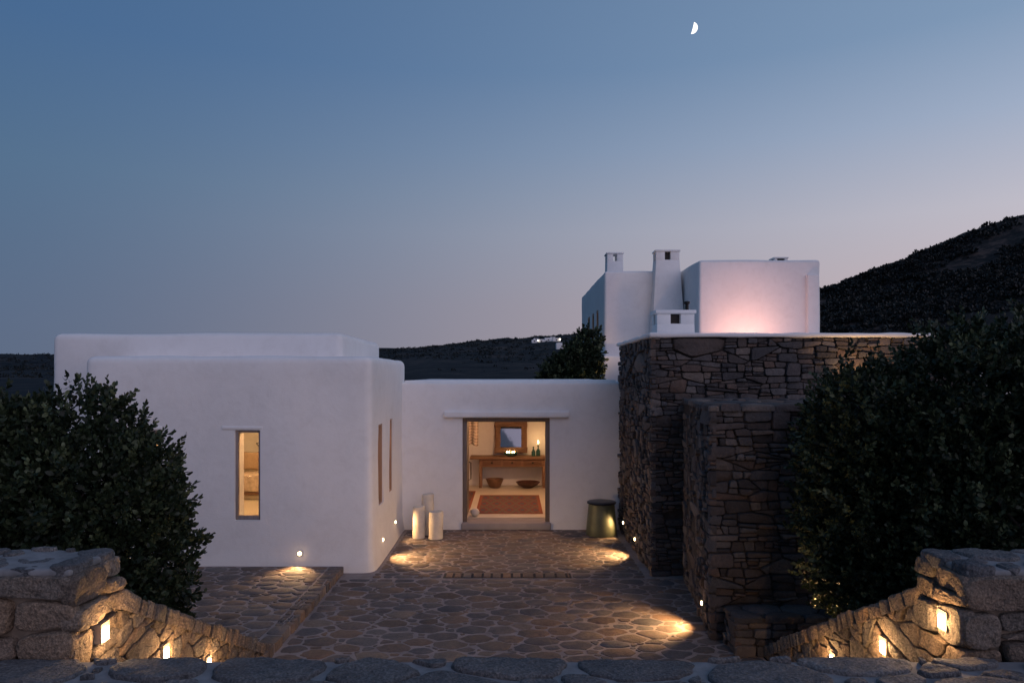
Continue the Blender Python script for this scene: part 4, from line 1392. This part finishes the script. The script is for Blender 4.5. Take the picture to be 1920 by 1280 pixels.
def chimney(parent, x0, x1, y0, y1, z0, zt, hole, taper=0.0, cap=0.05, post=None, dark=True):
    """Tapered white shaft, corner posts round a through opening, flat cap."""
    zh = zt - cap - hole
    bm = box_bm(x0, x1, y0, y1, z0, zh, 0.025, 2, None, taper)
    a0, a1, b0, b1 = x0 + taper, x1 - taper, y0 + taper, y1 - taper
    p = post or (a1 - a0) * 0.33
    q = min(p, (b1 - b0) * 0.33)
    c = mk_bm('chimney', bm, 'plaster', parent, 40)
    for xa, xb in ((a0, a0 + p), (a1 - p, a1)):
        for ya, yb in ((b0, b0 + q), (b1 - q, b1)):
            box('post', xa + 0.003, xb - 0.003, ya + 0.003, yb - 0.003, zh - 0.02, zt - cap + 0.01, 'plaster', c, 0.012)
    if dark:
        box('opening_shade', a0 + 0.06, a1 - 0.06, b0 + q * 0.75, b1 - 0.05, zh - 0.01, zt - cap - 0.004, 'joint', c)  # solid dark block, its colour stands in for the shade inside the opening
    box('cap', a0 - 0.03, a1 + 0.03, b0 - 0.03, b1 + 0.03, zt - cap, zt, 'plaster', c, 0.015)
    return c
def at(px, y):
    return (px - 960) / 1300 * y
def zt(py, y):
    return EYE + (705 - py) / 1300 * y
chimney(tw, at(1138, 25), at(1169, 25), 25, 25.6, TT - 0.1, zt(473, 25), 0.26, 0.01, 0.05, 0.22, False)
chimney(tw, at(1217, 23.7), at(1290, 23.7), 23.55, 24.6, 3.0, zt(467, 23.7), 0.28, 0.26, 0.06, 0.31)
chimney(tw, at(1452, 27), at(1477, 27), 27, 27.5, TT - 0.1, zt(482, 27), 0.10, 0.0, 0.05, 0.12)
low = chimney(sh, at(1226, 14.3), at(1298, 14.3), 14.05, 14.6, 3.4, zt(583, 14.3), 0.20, 0.012, 0.075, 0.285)
mk('vent_pipe', *lathe([(0.05, 0), (0.05, 0.35), (0.085, 0.36), (0.085, 0.42), (0.02, 0.44)], at(1288, 20), 20.0, zt(583, 20) - 0.15, 14), 'iron', tw, smooth=40)

# terrace uplight that washes the tower wall
ul = thing('terrace_uplight', (7.35, 20.7, 3.66), 'small uplight on the roof terrace at the foot of the pink wall', 'lamp')
mk('housing', *lathe([(0.09, 0), (0.10, 0.02), (0.10, 0.10), (0.085, 0.11)], 7.35, 20.7, 3.655, 18), 'housing', ul, smooth=40)
mk('lens', *lathe([(0.08, 0), (0.08, 0.008)], 7.35, 20.7, 3.768, 18), 'lens', ul)
spot(ul, (7.35, 20.7, 3.80), (0, 0.75, 0.65), 230, 160, 1.0, 0.10, (1.0, 0.46, 0.34))

# ------------------------------------------------------------------ wall lamps
wall_lamp((-3.32, FY - 0.012, 0.30), (0, -1, 0), 'glowing lamp low on the front of the white house below the slit window', 46, aim=-0.75, r=0.028, cone=110, front=0.03)
wall_lamp((-5.95, FY - 0.012, 0.30), (0, -1, 0), 'glowing lamp on the white house front behind the round shrub', 60, aim=-0.75, r=0.028, cone=110, front=0.03)
wall_lamp((FX + 0.010, 11.72, 0.31), (1, 0, 0), 'round lamp low on the white house side nearest its corner', 120)
wall_lamp((FX + 0.012, 12.95, 0.35), (1, 0, 0), 'round lamp low on the white house side near the stone cylinders', 24)
wall_lamp((SX - 0.015, 11.88, 0.28), (-1, 0, 0), 'round lamp low in the tall stone wall by the pool of light', 120)
wall_lamp((SX - 0.015, 13.12, 0.30), (-1, 0, 0), 'round lamp low in the tall stone wall beside the drum table', 17)
wall_lamp(Vector((BX, BY, 0)) + U * 0.42 + Nn * 0.012 + Vector((0, 0, 0.30)), Nn, 'round lamp low in the side of the stone block by the bench', 115)

def garden_lamp(loc, aim, power, cone, label, zbase):
    x, y, z = loc
    t = thing('garden_lamp', (x, y, zbase), label, 'lamp')
    mk('spike', *tube([(x, y, zbase - 0.1), (x, y, z - 0.05)], [0.008, 0.012]), 'iron', t)
    a = Vector(aim).normalized()
    mk('head', *tube([Vector(loc) - a * 0.06, Vector(loc) + a * 0.03], [0.03, 0.042], 12), 'iron', t)
    mk('lens', *tube([Vector(loc) + a * 0.031, Vector(loc) + a * 0.036], [0.034, 0.034], 12), 'lens', t)
    spot(t, Vector(loc) + a * 0.06, aim, power, cone, 0.6, 0.03)
garden_lamp((3.15, 7.36, 0.27), (0.12, -0.75, 0.65), 60, 100, 'small spike lamp under the hedge shrub behind the stair wall', 0.2)
garden_lamp((-5.35, 7.7, 1.06), (0.1, 0.2, -0.9), 25, 140, 'small spike lamp behind the round shrub', 0.1)
garden_lamp((5.3, 10.2, 2.9), (0.05, 0.55, 0.75), 24, 130, 'small spike lamp on the stone block lighting the wall top', 2.7)
garden_lamp((2.75, 20.6, 2.3), (-0.35, 0.25, 0.8), 130, 140, 'small spike lamp at the foot of the tree by the tower', 0.0)

# ------------------------------------------------------------------ shrubs
def shrub(name, lobes, twigs, leaf, seed, label, cat, base, group=None, leaves=13, shell=0.72, flip=None):
    rs = np.random.RandomState(seed)
    lob = np.array(lobes, dtype=float)
    w = (lob[:, 3] * lob[:, 4] + lob[:, 4] * lob[:, 5] + lob[:, 3] * lob[:, 5])
    w /= w.sum()
    t = thing(name, base, label, cat, group)
    # limbs
    V, F = [], []
    b0 = Vector(base)
    for i in range(12):
        l = lob[rs.choice(len(lob), p=w)]
        d = rs.normal(size=3)
        d /= np.linalg.norm(d)
        tip = Vector((l[0] + d[0] * l[3] * .75, l[1] + d[1] * l[4] * .75, l[2] + abs(d[2]) * l[5] * .7))
        st = b0 + Vector((rs.uniform(-.15, .15), rs.uniform(-.15, .15), 0))
        mid = st.lerp(tip, 0.5) + Vector((rs.uniform(-.15, .15), rs.uniform(-.15, .15), 0.15))
        v, f = tube([st, st.lerp(mid, .5), mid, mid.lerp(tip, .5), tip], [0.04, 0.032, 0.024, 0.014, 0.006], 6)
        F += [[k + len(V) for k in q] for q in f]
        V += v
    mk('trunk', V, F, 'bark', t)
    li = rs.choice(len(lob), size=twigs, p=w)
    d = rs.normal(size=(twigs, 3))
    d /= np.linalg.norm(d, axis=1, keepdims=True)
    rad = np.where(rs.rand(twigs) < shell, 0.84 + 0.20 * rs.rand(twigs), 0.35 + 0.5 * rs.rand(twigs))
    c = lob[li, :3]
    r = lob[li, 3:6]
    # uneven outline
    bumpv = np.array([noise.noise(Vector((c[i, 0] * 3 + d[i, 0] * 2.4, c[i, 1] * 3 + d[i, 1] * 2.4, d[i, 2] * 2.4 + seed))) + 0.5 * noise.noise(Vector((d[i, 0] * 6, d[i, 1] * 6 + seed, d[i, 2] * 6))) for i in range(twigs)])
    rad = rad * (1 + 0.27 * bumpv)
    rad = np.where(rs.rand(twigs) < 0.03, rad * 1.10, rad)
    pos = c + d * r * rad[:, None]
    keep = np.ones(twigs, bool)
    for k in range(len(lob)):
        q = (pos - lob[k, :3]) / lob[k, 3:6]
        keep &= ~((np.linalg.norm(q, axis=1) < 0.62) & (rs.rand(twigs) < 0.8) & (li != k))
    keep &= pos[:, 2] > base[2] + 0.05
    pos, d, bumpv = pos[keep], d[keep], bumpv[keep]
    n = len(pos)
    ax = d * 0.9 + np.array([0, 0, 0.55]) + rs.normal(size=(n, 3)) * 0.45
    ax /= np.linalg.norm(ax, axis=1, keepdims=True)
    Ltw = 0.10 + 0.12 * rs.rand(n)
    k = leaves
    A = np.repeat(ax, k, axis=0)
    S = np.repeat(pos, k, axis=0)
    fr_ = np.tile(np.linspace(0.0, 1.0, k), n)
    LT = np.repeat(Ltw, k)
    ref = np.where(np.abs(A[:, 2:3]) < 0.9, np.array([[0, 0, 1.0]]), np.array([[1.0, 0, 0]]))
    e1 = np.cross(A, ref)
    e1 /= np.linalg.norm(e1, axis=1, keepdims=True)
    e2 = np.cross(A, e1)
    ang = np.tile(np.arange(k) * 2.4, n) + np.repeat(rs.rand(n) * 6.28, k) + rs.normal(size=n * k) * 0.25
    radial = e1 * np.cos(ang)[:, None] + e2 * np.sin(ang)[:, None]
    open_ = 0.95 - 0.55 * fr_
    D = A * (0.35 + 0.75 * fr_)[:, None] + radial * open_[:, None] + rs.normal(size=(n * k, 3)) * 0.12
    D /= np.linalg.norm(D, axis=1, keepdims=True)
    P_ = S + A * (LT * fr_)[:, None]
    ll_ = leaf * (0.75 + 0.5 * rs.rand(n * k)) * (1 - 0.25 * fr_)
    tone = np.clip(np.repeat(0.18 + 0.62 * rs.rand(n) ** 1.8, k) + 0.25 * fr_ * rs.rand(n * k) + rs.normal(size=n * k) * 0.1 - 0.1, 0, 1)
    leaf_mass('foliage', P_, D, ll_, ll_ * 0.56, tone, 'leaf', t)
    # thin twigs carrying the leaves
    m_ = n
    side = np.cross(ax, rs.normal(size=(n, 3)))
    side /= np.linalg.norm(side, axis=1, keepdims=True)
    return t

shrub('shrub', [(-4.75, 6.3, 1.75, 1.1, 1.0, 1.0), (-3.78, 6.2, 1.72, 0.66, 0.75, 0.78), (-4.1, 6.5, 2.28, 0.62, 0.7, 0.58), (-5.4, 6.3, 1.8, 0.9, 0.9, 0.95), (-3.40, 6.2, 1.35, 0.44, 0.6, 0.72), (-4.75, 6.2, 2.3, 0.65, 0.7, 0.52), (-3.42, 6.3, 1.95, 0.36, 0.45, 0.46)],
      6400, 0.066, 5, 'big rounded dark green shrub before the white guest house', 'shrub', (-4.3, 6.3, 0.7))
shrub('shrub', [(-3.42, 6.35, 0.66, 0.30, 0.42, 0.38), (-3.55, 6.3, 0.9, 0.35, 0.4, 0.3)],
      700, 0.052, 6, 'small low shrub tucked under the big shrub by the stair wall', 'shrub', (-3.5, 6.35, 0.3))
shrub('shrub', [(3.55, 6.95, 2.35, 0.52, 0.7, 0.75), (3.48, 6.85, 1.55, 0.52, 0.65, 0.8), (3.62, 6.6, 0.98, 0.46, 0.5, 0.52), (3.9, 6.7, 1.9, 0.55, 0.7, 0.9)],
      4800, 0.064, 7, 'leafy shrub at the end of the hedge against the stone block', 'shrub', (3.5, 6.8, 0.45), 'hedge shrubs above the stair wall')
shrub('shrub', [(4.35, 6.6, 2.55, 0.75, 0.8, 0.85), (4.45, 6.2, 1.75, 0.85, 0.8, 0.95), (5.1, 6.4, 2.6, 0.9, 0.9, 0.95), (5.3, 6.2, 1.7, 0.9, 0.8, 0.95), (4.0, 6.1, 1.35, 0.5, 0.6, 0.6), (4.6, 6.9, 3.05, 0.6, 0.6, 0.5)],
      6000, 0.066, 8, 'tall massive dark shrub above the granite wall', 'shrub', (4.7, 6.3, 0.6), 'hedge shrubs above the stair wall')
shrub('shrub', [(1.55, 20.8, 2.75, 0.75, 0.7, 0.8), (2.05, 21.0, 3.2, 0.65, 0.6, 0.85), (2.3, 21.1, 3.75, 0.38, 0.4, 0.7), (1.15, 20.7, 2.5, 0.5, 0.5, 0.6)],
      1500, 0.12, 9, 'dark bushy tree lit from below beside the tower windows', 'tree', (1.8, 20.9, 0.0))
print('court stones', NC)
